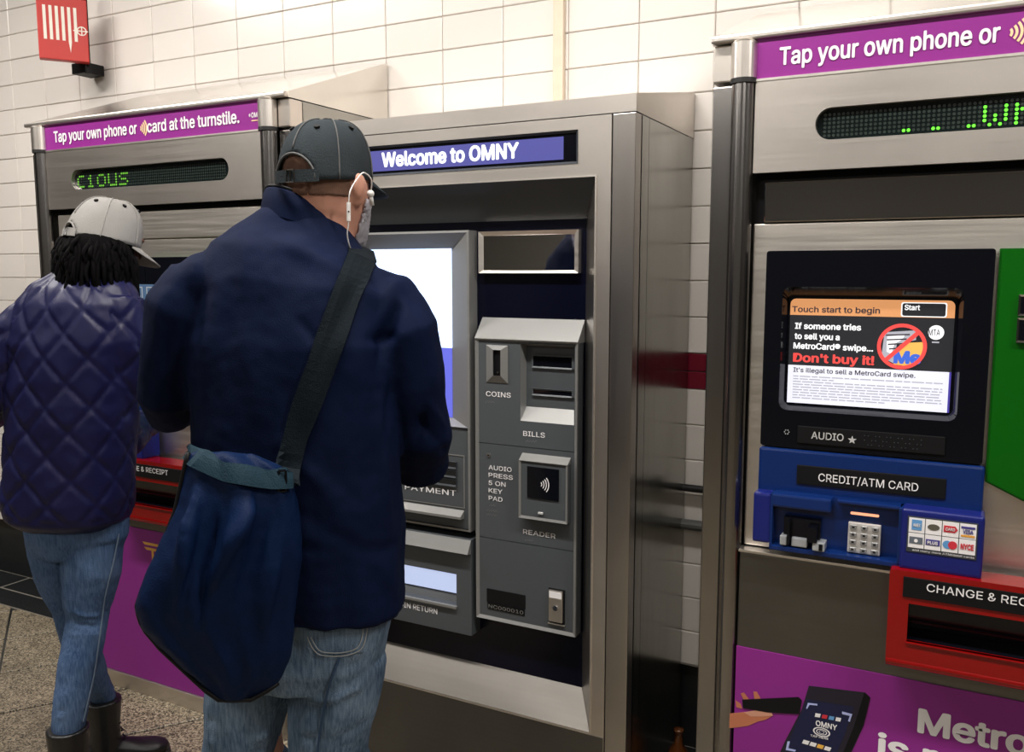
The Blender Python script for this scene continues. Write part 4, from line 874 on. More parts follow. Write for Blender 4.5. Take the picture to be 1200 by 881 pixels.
def hand(bm, wrist, d, palm_n, side, curl=.5, sc=1.0):
    """palm, four jointed fingers of unequal length, a thumb off the side; palm_n points out of the palm"""
    d = d.normalized(); n = (palm_n-d*palm_n.dot(d)).normalized(); x = d.cross(n)*side
    tube(bm, [wrist-d*.03, wrist, wrist+d*.02], [.027*sc, .025*sc, .026*sc], 12)
    L = []
    for f, w, h in ((0, .024, .016), (.03, .036, .016), (.065, .042, .015), (.092, .041, .013)):
        L.append(ell(wrist+d*f*sc, x, n, w*sc, h*sc, 16, 2.6))
    loft(bm, L)
    for k, (ln, off) in enumerate(((.072, -.030), (.082, -.010), (.076, .010), (.060, .029))):
        b = wrist+d*(.088-.004*abs(k-1.3))*sc+x*off*sc; pts = [b-d*.012*sc]; a = 0; dd_ = d.copy(); pts.append(b)
        for j, fr in enumerate((.45, .30, .25)):
            a += curl*(.5, .9, .7)[j]*(1+.08*k)
            v = (d*math.cos(a)+n*math.sin(a)+x*off*1.2).normalized(); pts.append(pts[-1]+v*ln*fr*sc)
        tube(bm, pts, [.0100*sc, .0098*sc, .0090*sc, .0084*sc, .0066*sc], 10)
    b = wrist+d*.028*sc-x*.028*sc; v = (d*.62-x*.62+n*.35).normalized(); v2 = (d*.9-x*.15+n*.4).normalized()
    tube(bm, [b, b+v*.034*sc, b+v*.034*sc+v2*.030*sc, b+v*.034*sc+v2*.054*sc], [.014*sc, .0115*sc, .0105*sc, .0075*sc], 10)
def head_bm(bm, c, f, tilt, sc=1.0, es=1.0):
    """head with face, centred at ear height; f level facing direction, tilt = looking down"""
    r = Vector((f.y, -f.x, 0)); up = Vector((0, 0, 1)); ff = (f*math.cos(tilt)-up*math.sin(tilt)); uu = (up*math.cos(tilt)+f*math.sin(tilt))
    mt = Matrix((r, ff, uu)).transposed()
    def T(x, y, z): return c+mt @ (Vector((x, y, z))*sc)
    L = []
    for z, w, fr, bk, sh in ((-.118, .022, .078, .0, .045), (-.112, .036, .088, .0, .03), (-.098, .050, .093, .02, .0), (-.075, .060, .092, .052, 0), (-.045, .067, .090, .080, 0), (-.015, .072, .090, .092, 0), (.015, .075, .090, .098, 0), (.045, .076, .091, .100, 0), (.070, .068, .082, .092, 0), (.090, .052, .064, .074, 0), (.101, .032, .040, .048, 0), (.105, .012, .015, .02, 0)):
        lp = []
        for k in range(28):
            t = 2*PI*k/28; y = math.sin(t)
            lp.append(T(w*math.cos(t), (y*fr if y > 0 else max(y*bk, -bk) if sh == 0 else y*.0+sh*(.5)) if sh == 0 or y > 0 else sh*.4*(1+y), z))
        L.append(lp)
    loft(bm, L)
    loft(bm, [[T(x*.5, .082, .022), T(0, .094, .024), T(-x*.5, .082, .022)] if False else ell(T(0, y, z), mt @ Vector((1, 0, 0)), mt @ Vector((0, 1, 0)), w*sc, d*sc, 10) for x, y, z, w, d in ((0, .084, .028, .008, .010), (0, .094, .008, .010, .012), (0, .103, -.014, .014, .014), (0, .094, -.024, .015, .012))])  # nose
    for s in (-1, 1):
        ballb(bm, T(s*.030, .082, .030), .016*sc, 1.3, .7, .5, mt)       # brow
        ballb(bm, T(s*.032, .074, -.022), .018*sc, 1, .8, .8, mt)        # cheek
        ballb(bm, T(s*.030, .080, .010), .0125*sc, 1.1, .7, .8, mt)      # eye lid
        e = T(s*.077, -.004, 0); ra = mt @ Matrix.Rotation(s*math.radians(-24), 3, 'Z')
        ballb(bm, e-mt @ Vector((s*.010*(1-es)/.4, 0, .012*(1-es)/.4)), .034*sc*es, .20, .60, 1.0, ra); ballb(bm, e+mt @ Vector((s*.006, -.008, .006))*sc-mt @ Vector((s*.010*(1-es)/.4, 0, .012*(1-es)/.4)), .027*sc*es, .26, .5, .95, ra)
    ballb(bm, T(0, .090, -.050), .017*sc, 1.3, .45, .32, mt); ballb(bm, T(0, .089, -.060), .015*sc, 1.2, .45, .34, mt)  # lips
    ballb(bm, T(0, .082, -.098), .020*sc, 1.1, .7, .8, mt)
    return T, mt
def shell(name, src, pred, off, m, parent, label=None, jit=0):
    """a skin lifted off those faces of src that satisfy pred (clothes, stubble, beard)"""
    me = src.data; bm = B(); bm.from_mesh(me)
    bmesh.ops.delete(bm, geom=[f for f in bm.faces if not pred(f.calc_center_median())], context='FACES')
    for v in bm.verts: v.co += v.normal*(off+random.uniform(-jit, jit))
    bmesh.ops.solidify(bm, geom=bm.faces[:], thickness=off*.9)
    return obj(name, bm, m, parent, smooth=True, recalc=False, label=label)
def caster(*objs):
    ts = []
    for o in objs: 
        bm = B(); bm.from_mesh(o.data); ts.append(BVHTree.FromBMesh(bm)); bm.free()
    def f(px, py):
        d = (at(px, py, 1.0)-CAMP).normalized(); best = None
        for t_ in ts:
            h = t_.ray_cast(CAMP, d)
            if h[0] is not None and (best is None or h[3] < best[2]): best = (h[0], h[1] if h[1].dot(d) < 0 else -h[1], h[3])
        return best
    return f
def band(name, cast, path, halfw, lift, th, m, parent=None, extra=None, label=None, edges=1, drop=0):
    """a strap lying on the surface under a path"""
    A = []; first = next(cast(*q) for q in path if cast(*q))
    for k, (px, py) in enumerate(path):
        a = path[max(k-1, 0)]; b = path[min(k+1, len(path)-1)]; dx, dy = b[0]-a[0], b[1]-a[1]; l = math.hypot(dx, dy); nx, ny = -dy/l, dx/l
        hw = halfw[k] if isinstance(halfw, (list, tuple)) else halfw; row = []
        h0 = cast(px, py)
        for s in (-1, -.5, 0, .5, 1):
            h = cast(px+nx*hw*s, py+ny*hw*s)
            if h is None or (h0 is not None and abs(h[2]-h0[2]) > .05):
                d = (at(px+nx*hw*s, py+ny*hw*s, 1.0)-CAMP).normalized(); p = CAMP+d*(h0[2] if h0 else (A[-1][1] if A else first[2])); n = -d
            else: p, n = h[0], h[1]
            row.append(p+n*lift-(p-CAMP).normalized()*lift*.3)
        A.append((row, h0[2] if h0 else (A[-1][1] if A else first[2])))
    rows = [a[0] for a in A]
    for _ in range(2): rows = [rows[0]]+[[(rows[i-1][j]+rows[i][j]*2+rows[i+1][j])/4 for j in range(5)] for i in range(1, len(rows)-1)]+[rows[-1]]
    if extra: rows = [r for r in extra(rows)]
    bm = B(); vs = [[bm.verts.new(p) for p in r] for r in rows]
    for r0, r1 in zip(vs, vs[1:]):
        for j in range(len(r0)-1): bm.faces.new((r0[j], r0[j+1], r1[j+1], r1[j]))
    bmesh.ops.recalc_face_normals(bm, faces=bm.faces[:]); bm.normal_update()
    if sum(f.normal.dot(f.calc_center_median()-CAMP) for f in bm.faces) > 0: bmesh.ops.reverse_faces(bm, faces=bm.faces[:])
    bmesh.ops.solidify(bm, geom=bm.faces[:], thickness=th)
    return obj(name, bm, m, parent, smooth=False, recalc=True, label=label)
def seg_path(pts, n=4):
    out = []
    for (a, b), (c, d) in zip(pts, pts[1:]):
        for k in range(n): out.append((a+(c-a)*k/n, b+(d-b)*k/n))
    return out+[pts[-1]]
def fab(name, col, rough, bump, bs, var=.15, vs=6, sheen=0, spec=.08):
    return mat(name, col, rough, bump=bump, bscale=bs, var=var, vscale=vs, sheen=sheen, spec=spec)
M['jacket'] = fab('navy_cotton_jacket', (.0024, .0064, .027), .7, .25, 500, .3, 5)
M['bagcloth'] = fab('navy_nylon_bag', (.0028, .011, .044), .55, .25, 350, .2, 5)
M['strap'] = fab('black_webbing', (.006, .010, .014), .7, .4, 400, .2)
M['strap_g'] = fab('dark_teal_webbing', (.012, .030, .045), .6, .4, 400, .2)
def denim(name, dk, lt, sc):
    m = mat(name, dk, .85, bump=.5, bscale=420, spec=.08); nt = m.node_tree; b = nt.nodes['Principled BSDF']
    g = nt.nodes.new('ShaderNodeNewGeometry'); mp = nt.nodes.new('ShaderNodeMapping'); mp.inputs['Scale'].default_value = (260, 260, 26); nt.links.new(g.outputs['Position'], mp.inputs[0])
    a = nt.nodes.new('ShaderNodeTexNoise'); a.inputs['Scale'].default_value = 1; nt.links.new(mp.outputs[0], a.inputs['Vector'])
    c = nt.nodes.new('ShaderNodeTexNoise'); c.inputs['Scale'].default_value = sc; c.inputs['Detail'].default_value = 6; nt.links.new(g.outputs['Position'], c.inputs['Vector'])
    ad = nt.nodes.new('ShaderNodeMath'); ad.operation = 'MULTIPLY_ADD'; ad.inputs[1].default_value = .55; nt.links.new(a.outputs[0], ad.inputs[0])
    sc_ = nt.nodes.new('ShaderNodeMath'); sc_.operation = 'MULTIPLY'; sc_.inputs[1].default_value = .6; nt.links.new(c.outputs[0], sc_.inputs[0]); nt.links.new(sc_.outputs[0], ad.inputs[2])
    cr = nt.nodes.new('ShaderNodeValToRGB'); cr.color_ramp.elements[0].position = .36; cr.color_ramp.elements[0].color = (*dk, 1); cr.color_ramp.elements[1].position = .78; cr.color_ramp.elements[1].color = (*lt, 1)
    nt.links.new(ad.outputs[0], cr.inputs[0]); nt.links.new(cr.outputs[0], b.inputs['Base Color']); return m
M['jeans'] = denim('faded_blue_denim', (.028, .060, .115), (.20, .275, .37), 9)
M['jeans_d'] = fab('dark_denim_seam', (.04, .07, .13), .85, .4, 420, .2, 9)
M['stitch'] = mat('pale_stitching', (.33, .35, .36), .8)
M['wstitch'] = mat('blue_grey_stitching', (.16, .22, .30), .8)
M['wjeans'] = denim('blue_skinny_denim', (.030, .065, .15), (.13, .20, .34), 6)
M['wjacket'] = mat('violet_navy_quilted_nylon', (.0045, .005, .042), .45, var=.15, vscale=6, bump=.12, bscale=60, spec=.3)
M['skin'] = mat('light_skin', (.55, .27, .19), .5, var=.12, vscale=14, bump=.1, bscale=120)
M['skin_d'] = mat('dark_brown_skin', (.10, .045, .028), .45)
M['stubble'] = fab('short_brown_hair', (.22, .125, .09), .8, .8, 900, .4, 40)
M['beard'] = fab('grey_beard', (.52, .50, .55), .8, 1.0, 600, .35, 60)
M['cap'] = fab('washed_charcoal_cap', (.030, .037, .042), .85, .4, 300, .35, 12)
M['cap_e'] = fab('worn_cap_edge', (.12, .12, .12), .9, .4, 300, .3, 30)
M['cap_g'] = fab('pale_grey_cap', (.28, .272, .26), .85, .3, 300, .12, 10)
M['blackhair'] = mat('black_hair', (.0025, .0022, .0025), .8, bump=.3, bscale=250, spec=.06)
M['boot'] = mat('black_leather_boot', (.008, .008, .009), .38, bump=.2, bscale=60)
M['shoe'] = mat('dark_shoe', (.02, .018, .017), .5)
M['sole'] = mat('rubber_sole', (.03, .03, .03), .7)
M['white_pl'] = mat('white_plastic', (.78, .76, .74), .35)

def cap_parts(T, mt, t, m, edge, sc=1.0, hw=.084, hf=.102, hb=.106, ht=.108, rim=.018, slope=-.10, arch=(.042, .046), lab=None, brim=.072, strap=True, tick=.003, drop=.030):
    """baseball cap: dome with rear opening, brim, seams, eyelets, button, strap"""
    NU, NV = 72, 22
    def P(u, v, o=0):
        t_ = 2*PI*u; ph = PI/2*v; x, y = math.cos(t_), math.sin(t_)
        s = math.cos(ph)**.62 if v < 1 else 0; hz = math.sin(ph)**.95
        yl = (hf if y > 0 else hb)
        zz = rim+ht*hz-.012*max(0, y)*s*0
        return T((hw+o)*x*s, -.004+(yl+o)*y*s+.0*hz, zz+y*slope*s+o*hz)
    bm = B(); g = [[bm.verts.new(P(i/NU, j/NV)) for i in range(NU)] for j in range(NV)]; top = bm.verts.new(P(0, 1))
    for j in range(NV-1):
        for i in range(NU):
            u = (i+.5)/NU; v = (j+.5)/NV; x = hw*math.cos(2*PI*u)*math.cos(PI/2*v)**.62; h = ht*math.sin(PI/2*v)**.95
            if math.sin(2*PI*u) < 0 and (x/arch[0])**2+(h/arch[1])**2 < 1: continue
            bm.faces.new((g[j][i], g[j][(i+1) % NU], g[j+1][(i+1) % NU], g[j+1][i]))
    for i in range(NU): bm.faces.new((g[-1][i], g[-1][(i+1) % NU], top))
    bmesh.ops.delete(bm, geom=[v for v in bm.verts if not v.link_faces], context='VERTS')
    bmesh.ops.recalc_face_normals(bm, faces=bm.faces[:]); bm.normal_update()
    c0 = T(0, 0, rim)
    if sum(f.normal.dot(f.calc_center_median()-c0) for f in bm.faces) < 0: bmesh.ops.reverse_faces(bm, faces=bm.faces[:])
    bmesh.ops.solidify(bm, geom=bm.faces[:], thickness=tick)
    crown = obj('cap', bm, m, t, smooth=True, label=lab)
    for k in range(6):
        u = k/6+1/12*0+.25/1*0+1/12
        bm = B(); 
        v0 = .0 if abs(math.sin(2*PI*u)+1) > .2 else .32
        tube(bm, [P(u, v0+(1-v0)*q/14, .0016) for q in range(14)], .0014, 6); obj('seam', bm, edge, crown, smooth=True)
        bm = B(); ue = u+1/12; c = P(ue, .62, .0008); cn = (c-T(0, 0, rim)).normalized(); cyl(bm, c-cn*.003, c+cn*.0025, .0055, n=12); obj('eyelet', bm, 'black_m', crown)
    bm = B(); ballb(bm, P(0, 1), .0085, 1, 1, .5, mt); obj('button', bm, 'black_m', crown)
    # edge of the arch, strap with buckle
    bm = B(); pts = []
    for q in range(21):
        a = PI*q/20; x = arch[0]*math.cos(a); h = arch[1]*math.sin(a); sph = min(1, max(0, h/ht))**(1/.95); ph = math.asin(sph); s = math.cos(ph)**.62
        cx = max(-1, min(1, x/(hw*s))); y = -math.sqrt(1-cx*cx)
        pts.append(T((hw+.002)*cx*s, -.004+(hb+.002)*y*s, rim+h+y*slope*s))
    tube(bm, pts, .0024, 8); obj('arch_binding', bm, edge, crown, smooth=True)
    if strap:
        bm = B(); rows = []
        for q in range(13):
            x = -arch[0]*1.12+2.24*arch[0]*q/12; cx = x/hw; y = -math.sqrt(1-cx*cx); 
            o = [T(x*(1+.03), -.004+(hb+.002+e)*y, rim+zz+y*slope) for zz, e in ((-.004, 0), (.019, 0), (.019, .003), (-.004, .003))]
            rows.append(o)
        loft(bm, rows); st = obj('cap_strap', bm, m, crown)
        bm = B(); y = -1; b = .009
        c = T(.006, -.004-(hb+.006), rim+.0075-slope)
        rx, ux = mt @ Vector((1, 0, 0)), mt @ Vector((0, 0, 1)); 
        for a_, b_ in (((-1, -1.25), (1, -1.25)), ((1, -1.25), (1, 1.25)), ((1, 1.25), (-1, 1.25)), ((-1, 1.25), (-1, -1.25)), ((0, -1.25), (0, 1.25))):
            cyl(bm, c+rx*b*a_[0]+ux*b*a_[1], c+rx*b*b_[0]+ux*b*b_[1], .0012, n=6)
        obj('buckle', bm, 'chrome', crown)
    bm = B(); rows = []
    for q in range(17):
        a = PI*(.14+.72*q/16); x, y = math.cos(a), math.sin(a); row = []
        for e in range(7):
            f = e/6; w = math.sin(PI*q/16)**.45
            xx = hw*x*(1+.0*f); yy = -.004+hf*y+f*brim*w
            row.append(T(xx*(1-.02*f), yy, rim+.002+y*slope-f*drop*w-.16*abs(x)**2*hw*(.35+f*.4)))
        rows.append(row)
    vs = [[bm.verts.new(p) for p in r] for r in rows]
    for r0, r1 in zip(vs, vs[1:]):
        for j in range(6): bm.faces.new((r0[j], r0[j+1], r1[j+1], r1[j]))
    bmesh.ops.recalc_face_normals(bm, faces=bm.faces[:]); bmesh.ops.solidify(bm, geom=bm.faces[:], thickness=.004)
    obj('brim', bm, m, crown, smooth=True)
    return crown

def folds(me, fs, cast_from=CAMP):
    """sculpt cloth folds: each (p0, p1, width, height) is a ridge (or groove) along a segment"""
    me.calc_loop_triangles() if False else None
    ns = [v.normal.copy() for v in me.vertices]
    for v, n in zip(me.vertices, ns):
        d = 0
        for p0, p1, w, h in fs:
            ab = p1-p0; t = max(0, min(1, (v.co-p0).dot(ab)/ab.length_squared)); q = (v.co-(p0+ab*t)).length
            if q < w*3: d += 1.7*h*math.exp(-(q/w)**2)*math.sin(PI*min(1, max(0, .08+.84*t)))
        q = Vector((v.co.x, v.co.y, v.co.z*.45)); d += .009*noise.noise(q*8)+.006*noise.noise(q*19)+.0012*noise.noise(v.co*45)
        v.co += n*d

# ---------------------------------------------------------------- man
mC = at(350, 450, 1.32); m_ = Fig(mC.x, mC.y, 25)
man = thing('person', 'person in charcoal cap and navy jacket seen from behind, standing at the middle machine', 'person', (mC.x, mC.y, 0))
def toparent(o, t): o.matrix_parent_inverse = Matrix.Translation(-t.location); return o
br, bf = m_.br, m_.bf
# jacket: body of the coat, collar, sleeves
J = B()
secs = [(360, 246, .066, .074, .03), (356, 258, .090, .090, .03), (350, 274, .118, .105, .03), (343, 296, .160, .122, .02), (345, 332, .196, .138, .01), (346, 400, .214, .150, 0), (346, 470, .208, .150, 0), (348, 540, .208, .150, 0), (352, 610, .212, .152, 0), (357, 680, .205, .150, 0), (360, 706, .200, .148, 0)]
def roll(lp, y, c):
    k = .16*max(0, min(1, (400-y)/110)); return [p-Vector((0, 0, k*(p-c).dot(m_.Rt))) for p in lp]
loft(J, [roll(ell(m_.p(x, y, dd), br, bf, a, b, 40, 2.3), y, m_.p(x, y, dd)) for x, y, a, b, dd in secs])
up = Vector((0, 0, 1)); cc = m_.p(361, 254, .03)
RA = [m_.p(425, 350, -.03), m_.p(450, 356, -.05), m_.p(470, 390, -.065), m_.p(484, 445, -.05), m_.p(494, 508, -.02), m_.p(492, 538, .05), m_.p(478, 525, .17), m_.p(462, 508, .27)]
tube(J, RA, [.050, .066, .073, .066, .062, .064, .054, .044], 20)
LA = [m_.p(238, 330, .04), m_.p(213, 366, .04), m_.p(198, 415, .05), m_.p(193, 465, .08), m_.p(200, 480, .13), m_.p(225, 470, .25), m_.p(245, 462, .34)]
tube(J, LA, [.066, .068, .056, .054, .052, .046, .038], 20)
ballb(J, m_.p(436, 356, -.04), .070); ballb(J, m_.p(246, 333, .03), .068)
P = m_.p
def cast0(px, py, dd=-.15): return P(px, py, dd)
fl = [(P(430, 305, -.12), P(380, 420, -.17), .012, -.005), (P(470, 350, -.12), P(440, 430, -.13), .013, -.013), (P(475, 395, -.11), P(420, 400, -.15), .012, -.008),
      (P(455, 440, -.10), P(430, 560, -.13), .014, -.012), (P(440, 470, -.13), P(450, 640, -.12), .015, .008), (P(505, 440, -.08), P(480, 560, -.10), .013, -.010),
      (P(500, 470, -.10), P(520, 500, -.06), .010, .006), (P(490, 490, -.10), P(522, 530, -.04), .010, -.008), (P(225, 330, -.05), P(215, 500, -.08), .014, -.014),
      (P(245, 340, -.1), P(238, 520, -.12), .014, .008), (P(200, 380, -.02), P(185, 490, 0), .010, -.008), (P(330, 520, -.15), P(420, 600, -.15), .014, .007),
      (P(350, 600, -.15), P(440, 650, -.15), .016, -.007), (P(370, 560, -.16), P(460, 690, -.12), .018, .008), (P(340, 640, -.16), P(470, 640, -.12), .014, -.005),
      (P(270, 300, -.12), P(255, 420, -.13), .014, -.006), (P(305, 270, -.08), P(420, 330, -.12), .020, .006), (P(330, 350, -.16), P(370, 400, -.17), .010, -.007), (P(470, 340, -.1), P(500, 400, -.07), .012, -.006)]
jacket = fuse('jacket', J, .0065, 'jacket', man, smooth=5, deform=lambda me: folds(me, fl)); toparent(jacket, man)
CL = []
for r_, h in ((.092, -.045), (.088, -.02), (.083, .004), (.078, .011), (.072, .010), (.070, -.01), (.072, -.045)):
    CL.append([cc+br*math.cos(q*PI/22)*r_+bf*math.sin(q*PI/22)*r_*1.04+up*(h-.036*math.sin(q*PI/22)-.026*math.cos(q*PI/22)) for q in range(44)])
bm = B(); loft(bm, CL, cap=False); toparent(obj('collar', bm, 'jacket', man, smooth=True), man)
bm = B(); rim_ = CL[3]; tube(bm, rim_+rim_[:2], .0030, 6); toparent(obj('collar_edge', bm, 'black_m', man, smooth=True), man)
# body under the clothes
hc = m_.p(384, 224, .02); hf_ = Vector((-.02, 1, 0)).normalized(); tilt = .04
Bd = B(); T, mt = head_bm(Bd, hc, hf_, tilt)
nk = m_.p(372, 262, .03)
tube(Bd, [hc-hf_*.02-up*.02, hc-hf_*.012-up*.075, nk-up*.02], [.060, .062, .068], 20)
loft(Bd, [ell(m_.p(x, y, dd), br, bf, a*.72, b*.68, 28, 2.2) for x, y, a, b, dd in secs[1:]])
tube(Bd, RA, [.03, .036, .042, .040, .038, .036, .032, .028], 14); tube(Bd, LA, [.036, .042, .040, .038, .036, .032, .028], 14)
hand(Bd, RA[-1]+(RA[-1]-RA[-2]).normalized()*.025, (RA[-1]-RA[-2])+bf*.05, up*-1, 1, .45); hand(Bd, LA[-1]+(LA[-1]-LA[-2]).normalized()*.025, (LA[-1]-LA[-2])+br*.05, br+up*.4, -1, .55)
hipR, hipL = m_.q(.075, -.01, .86), m_.q(-.085, .03, .86)
kR, kL = m_.q(.055, .02, .47), m_.q(-.10, .07, .47); aR, aL = m_.q(.045, .0, .09), m_.q(-.115, .05, .09)
for px_, k_, kn, an in ((398, -.03, m_.q(.055, 0, .44), m_.q(.05, -.02, .10)), (300, .045, m_.q(-.10, .07, .44), m_.q(-.11, .05, .10))):
    tube(Bd, [m_.p(px_, 765, k_), m_.p(px_-12, 840, k_), kn, (kn+an)/2, an, an-up*.06], [.072, .068, .052, .046, .036, .034], 14)
body = fuse('body', Bd, .0048, 'skin', man, smooth=2); toparent(body, man)
# jeans
Jn = B()
kw_ = lambda px, py, dd=0: m_.p(px, py, dd)
loft(Jn, [ell(kw_(359, 690), br, bf, .180, .130, 32, 2.2), ell(kw_(355, 730), br, bf, .178, .130, 32, 2.2), ell(kw_(350, 762), br, bf, .172, .128, 32, 2.2), ell(kw_(345, 790), br, bf, .150, .11, 32, 2.2)])
r1 = kw_(398, 765, -.035); r2 = kw_(388, 830, -.03); r3 = kw_(383, 884, -.02); rk = m_.q(.055, 0, .44); ra_ = m_.q(.05, -.02, .10)
tube(Jn, [r1, r2, r3, rk, (rk+ra_)/2, ra_], [.090, .088, .081, .076, .074, .072], 24)
l1 = kw_(300, 765, .04); l2 = kw_(288, 830, .05); l3 = kw_(281, 884, .05); lk_ = m_.q(-.10, .07, .44); la_ = m_.q(-.11, .05, .10)
tube(Jn, [l1, l2, l3, lk_, (lk_+la_)/2, la_], [.090, .086, .080, .075, .073, .072], 24)
jf = [(kw_(420, 775, -.13), kw_(350, 800, -.11), .009, -.006), (kw_(430, 800, -.12), kw_(345, 830, -.11), .010, .006), (kw_(425, 850, -.1), kw_(345, 870, -.1), .010, -.006), (kw_(400, 790, -.13), kw_(380, 900, -.1), .012, .006),
      (kw_(330, 835, -.03), kw_(240, 845, 0), .009, -.007), (kw_(325, 858, -.03), kw_(245, 868, 0), .009, .007), (kw_(320, 880, -.03), kw_(250, 880, 0), .009, -.006), (kw_(350, 745, -.14), kw_(340, 800, -.1), .010, -.006)]
jeans = fuse('jeans', Jn, .006, 'jeans', man, smooth=4, deform=lambda me: folds(me, jf)); toparent(jeans, man)
cj = caster(jeans)
# back pocket with its stitching, outer seam
def patch(name, cast, poly, m, parent, lift=.0035, n=8):
    (a, b, c, d) = poly; bm = B(); g = []
    for i in range(n+1):
        row = []
        for j in range(n+1):
            u, v = i/n, j/n; px = (a[0]*(1-u)+b[0]*u)*(1-v)+(d[0]*(1-u)+c[0]*u)*v; py = (a[1]*(1-u)+b[1]*u)*(1-v)+(d[1]*(1-u)+c[1]*u)*v
            h = cast(px, py); row.append(bm.verts.new(h[0]+h[1]*lift) if h else None)
        g.append(row)
    for i in range(n):
        for j in range(n):
            q = (g[i][j], g[i+1][j], g[i+1][j+1], g[i][j+1])
            if all(q): bm.faces.new(q)
    return toparent(obj(name, bm, m, parent, smooth=True), man)
pk = patch('back_pocket', cj, [(362, 735), (428, 728), (426, 762), (371, 767)], 'jeans', jeans) if False else patch('back_pocket', cj, [(360, 738), (430, 730), (426, 763), (372, 768)], 'jeans', man)
for path in ([(361, 745), (366, 758), (374, 767), (400, 768), (422, 762), (427, 748), (429, 734)], [(365, 745), (370, 756), (376, 763), (400, 764), (419, 759), (423, 747), (425, 734)]):
    toparent(band('pocket_stitching', cj, seg_path(path, 3), .45, .005, .0008, 'stitch', man), man)
toparent(band('trouser_seam', cj, seg_path([(398, 770), (386, 800), (378, 840), (372, 881)], 5), 1.3, .004, .002, 'jeans_d', man), man)
# shoes
def shoe(name, ankle, d, t, m='shoe', L=.27, w=.048, top=.09, lab=None, boot=False):
    d = Vector((d.x, d.y, 0)).normalized(); x = Vector((d.y, -d.x, 0)); g = Vector((ankle.x, ankle.y, 0)); bm = B()
    L_ = []
    for f, ww, h in ((-.075, .020, .045), (-.068, .032, .075), (-.03, .038, .090), (.02, .040, .088), (.07, .043, .068), (.12, .048, .052), (.16, .044, .045), (.185, .030, .036), (.195, .012, .025)):
        c = g+d*(f*L/.27); lp = []
        for k in range(16):
            a = 2*PI*k/16; lp.append(c+x*ww*math.cos(a)*w/.048+Vector((0, 0, .014+h*.5+h*.5*math.sin(a))))
        L_.append(lp)
    loft(bm, L_)
    if boot: tube(bm, [g+Vector((0, 0, .06)), g+Vector((0, 0, .13))+(ankle-g-Vector((0, 0, ankle.z)))*1, ankle], [.046, .045, .054], 20)
    o = fuse(name, bm, .005, m, t, smooth=3); o.location = (0, 0, 0)
    bm = B(); pts = []
    for f, ww in ((-.082, .018), (-.06, .036), (0, .038), (.06, .041), (.12, .050), (.17, .042), (.198, .015)): pts.append((f*L/.27, ww*w/.048))
    lp = [g+d*f+x*ww for f, ww in pts]+[g+d*f-x*ww for f, ww in pts[::-1]]
    loft(bm, [[p+Vector((0, 0, z)) for p in lp] for z in (0, .022)]); so = obj('sole', bm, 'sole', o)
    return o
for a in (ra_, la_): toparent(shoe('shoe', Vector((a.x, a.y, .1)), bf, man), man)
# hair, beard
inv = mt.inverted()
def loc(p): return inv @ (p-hc)
def is_hair(p):
    q = loc(p); 
    return -.016 < q.z < .075 and q.y < .002-.0*q.z and not (abs(q.x) > .072 and -.035 < q.z < .035 and q.y > -.025)
toparent(shell('hair', body, is_hair, .0025, 'stubble', man, jit=.0012), man)
def is_beard(p):
    q = loc(p)
    return -.135 < q.z < -.012+.0 and q.y > .018+(.35*(q.z+.06) if q.z > -.06 else 0) and not (abs(q.x) < .03 and q.y > .07 and q.z > -.075 and q.z < -.036) and not (q.z > -.035 and abs(q.x) < .050)
toparent(shell('beard', body, is_beard, .007, 'beard', man, jit=.0025), man)
cap = cap_parts(T, mt, man, 'cap', 'cap_e', hw=.0835, hf=.099, hb=.106, ht=.118, rim=.018, lab='washed charcoal baseball cap with rear strap', arch=(.045, .050), slope=.012, drop=.026, brim=.078); toparent(cap, man)
# jacket sleeve cuffs
for A in (RA, LA):
    bm = B(); d = (A[-1]-A[-2]).normalized(); tube(bm, [A[-1]-d*.012, A[-1]+d*.016], [.041 if A is RA else .036]*2, 20, cap=True); toparent(obj('cuff', bm, 'jacket', man, smooth=False), man)
# earphones
ear = T(.082, .006, -.004); ep = thing('earphones', 'white wired earphones with inline remote in the charcoal-capped person\'s ear', 'earphones', tuple(T(.085, 0, 0)))
def epp(o): return toparent(o, ep)
rr2 = mt @ Vector((1, 0, 0)); 
e1 = m_.p(432, 229, -.055); c_ear = T(.088, .020, -.006)
bm = B(); ballb(bm, c_ear, .0075, 1, 1, 1); cyl(bm, c_ear, c_ear+(mt @ Vector((.0, .006, -.022))), .0042, n=12); epp(obj('earbud', bm, 'white_pl', ep, smooth=True))
r0 = m_.p(408.5, 237, -.085); r1_ = m_.p(408.5, 259, -.085)
bm = B(); tube(bm, [r0, r1_], .0038, 12); rem = epp(obj('remote', bm, 'white_pl', ep))
bm = B(); c = (r0+r1_)/2; ballb(bm, c-m_.F*.0035, .0016); epp(obj('button', bm, 'black_m', ep))
w1 = [c_ear, T(.096, .012, .018), T(.094, -.008, .030), T(.092, -.024, .020), m_.p(411, 222, -.085), r0]
w2 = [r1_, m_.p(408, 266, -.085), m_.p(407, 276, -.08), m_.p(411, 292, -.06), m_.p(420, 310, .04)]
def smooth_path(pts, n=6):
    out = []
    P_ = [pts[0]]+list(pts)+[pts[-1]]
    for i in range(1, len(P_)-2):
        for k in range(n):
            t_ = k/n; a, b, c, d = P_[i-1], P_[i], P_[i+1], P_[i+2]
            out.append(.5*((2*b)+(c-a)*t_+(2*a-5*b+4*c-d)*t_*t_+(3*b-a-3*c+d)*t_**3))
    return out+[pts[-1]]
for w in (w1, w2):
    bm = B(); tube(bm, smooth_path(w), .0013, 6); epp(obj('wire', bm, 'white_pl', ep, smooth=True))

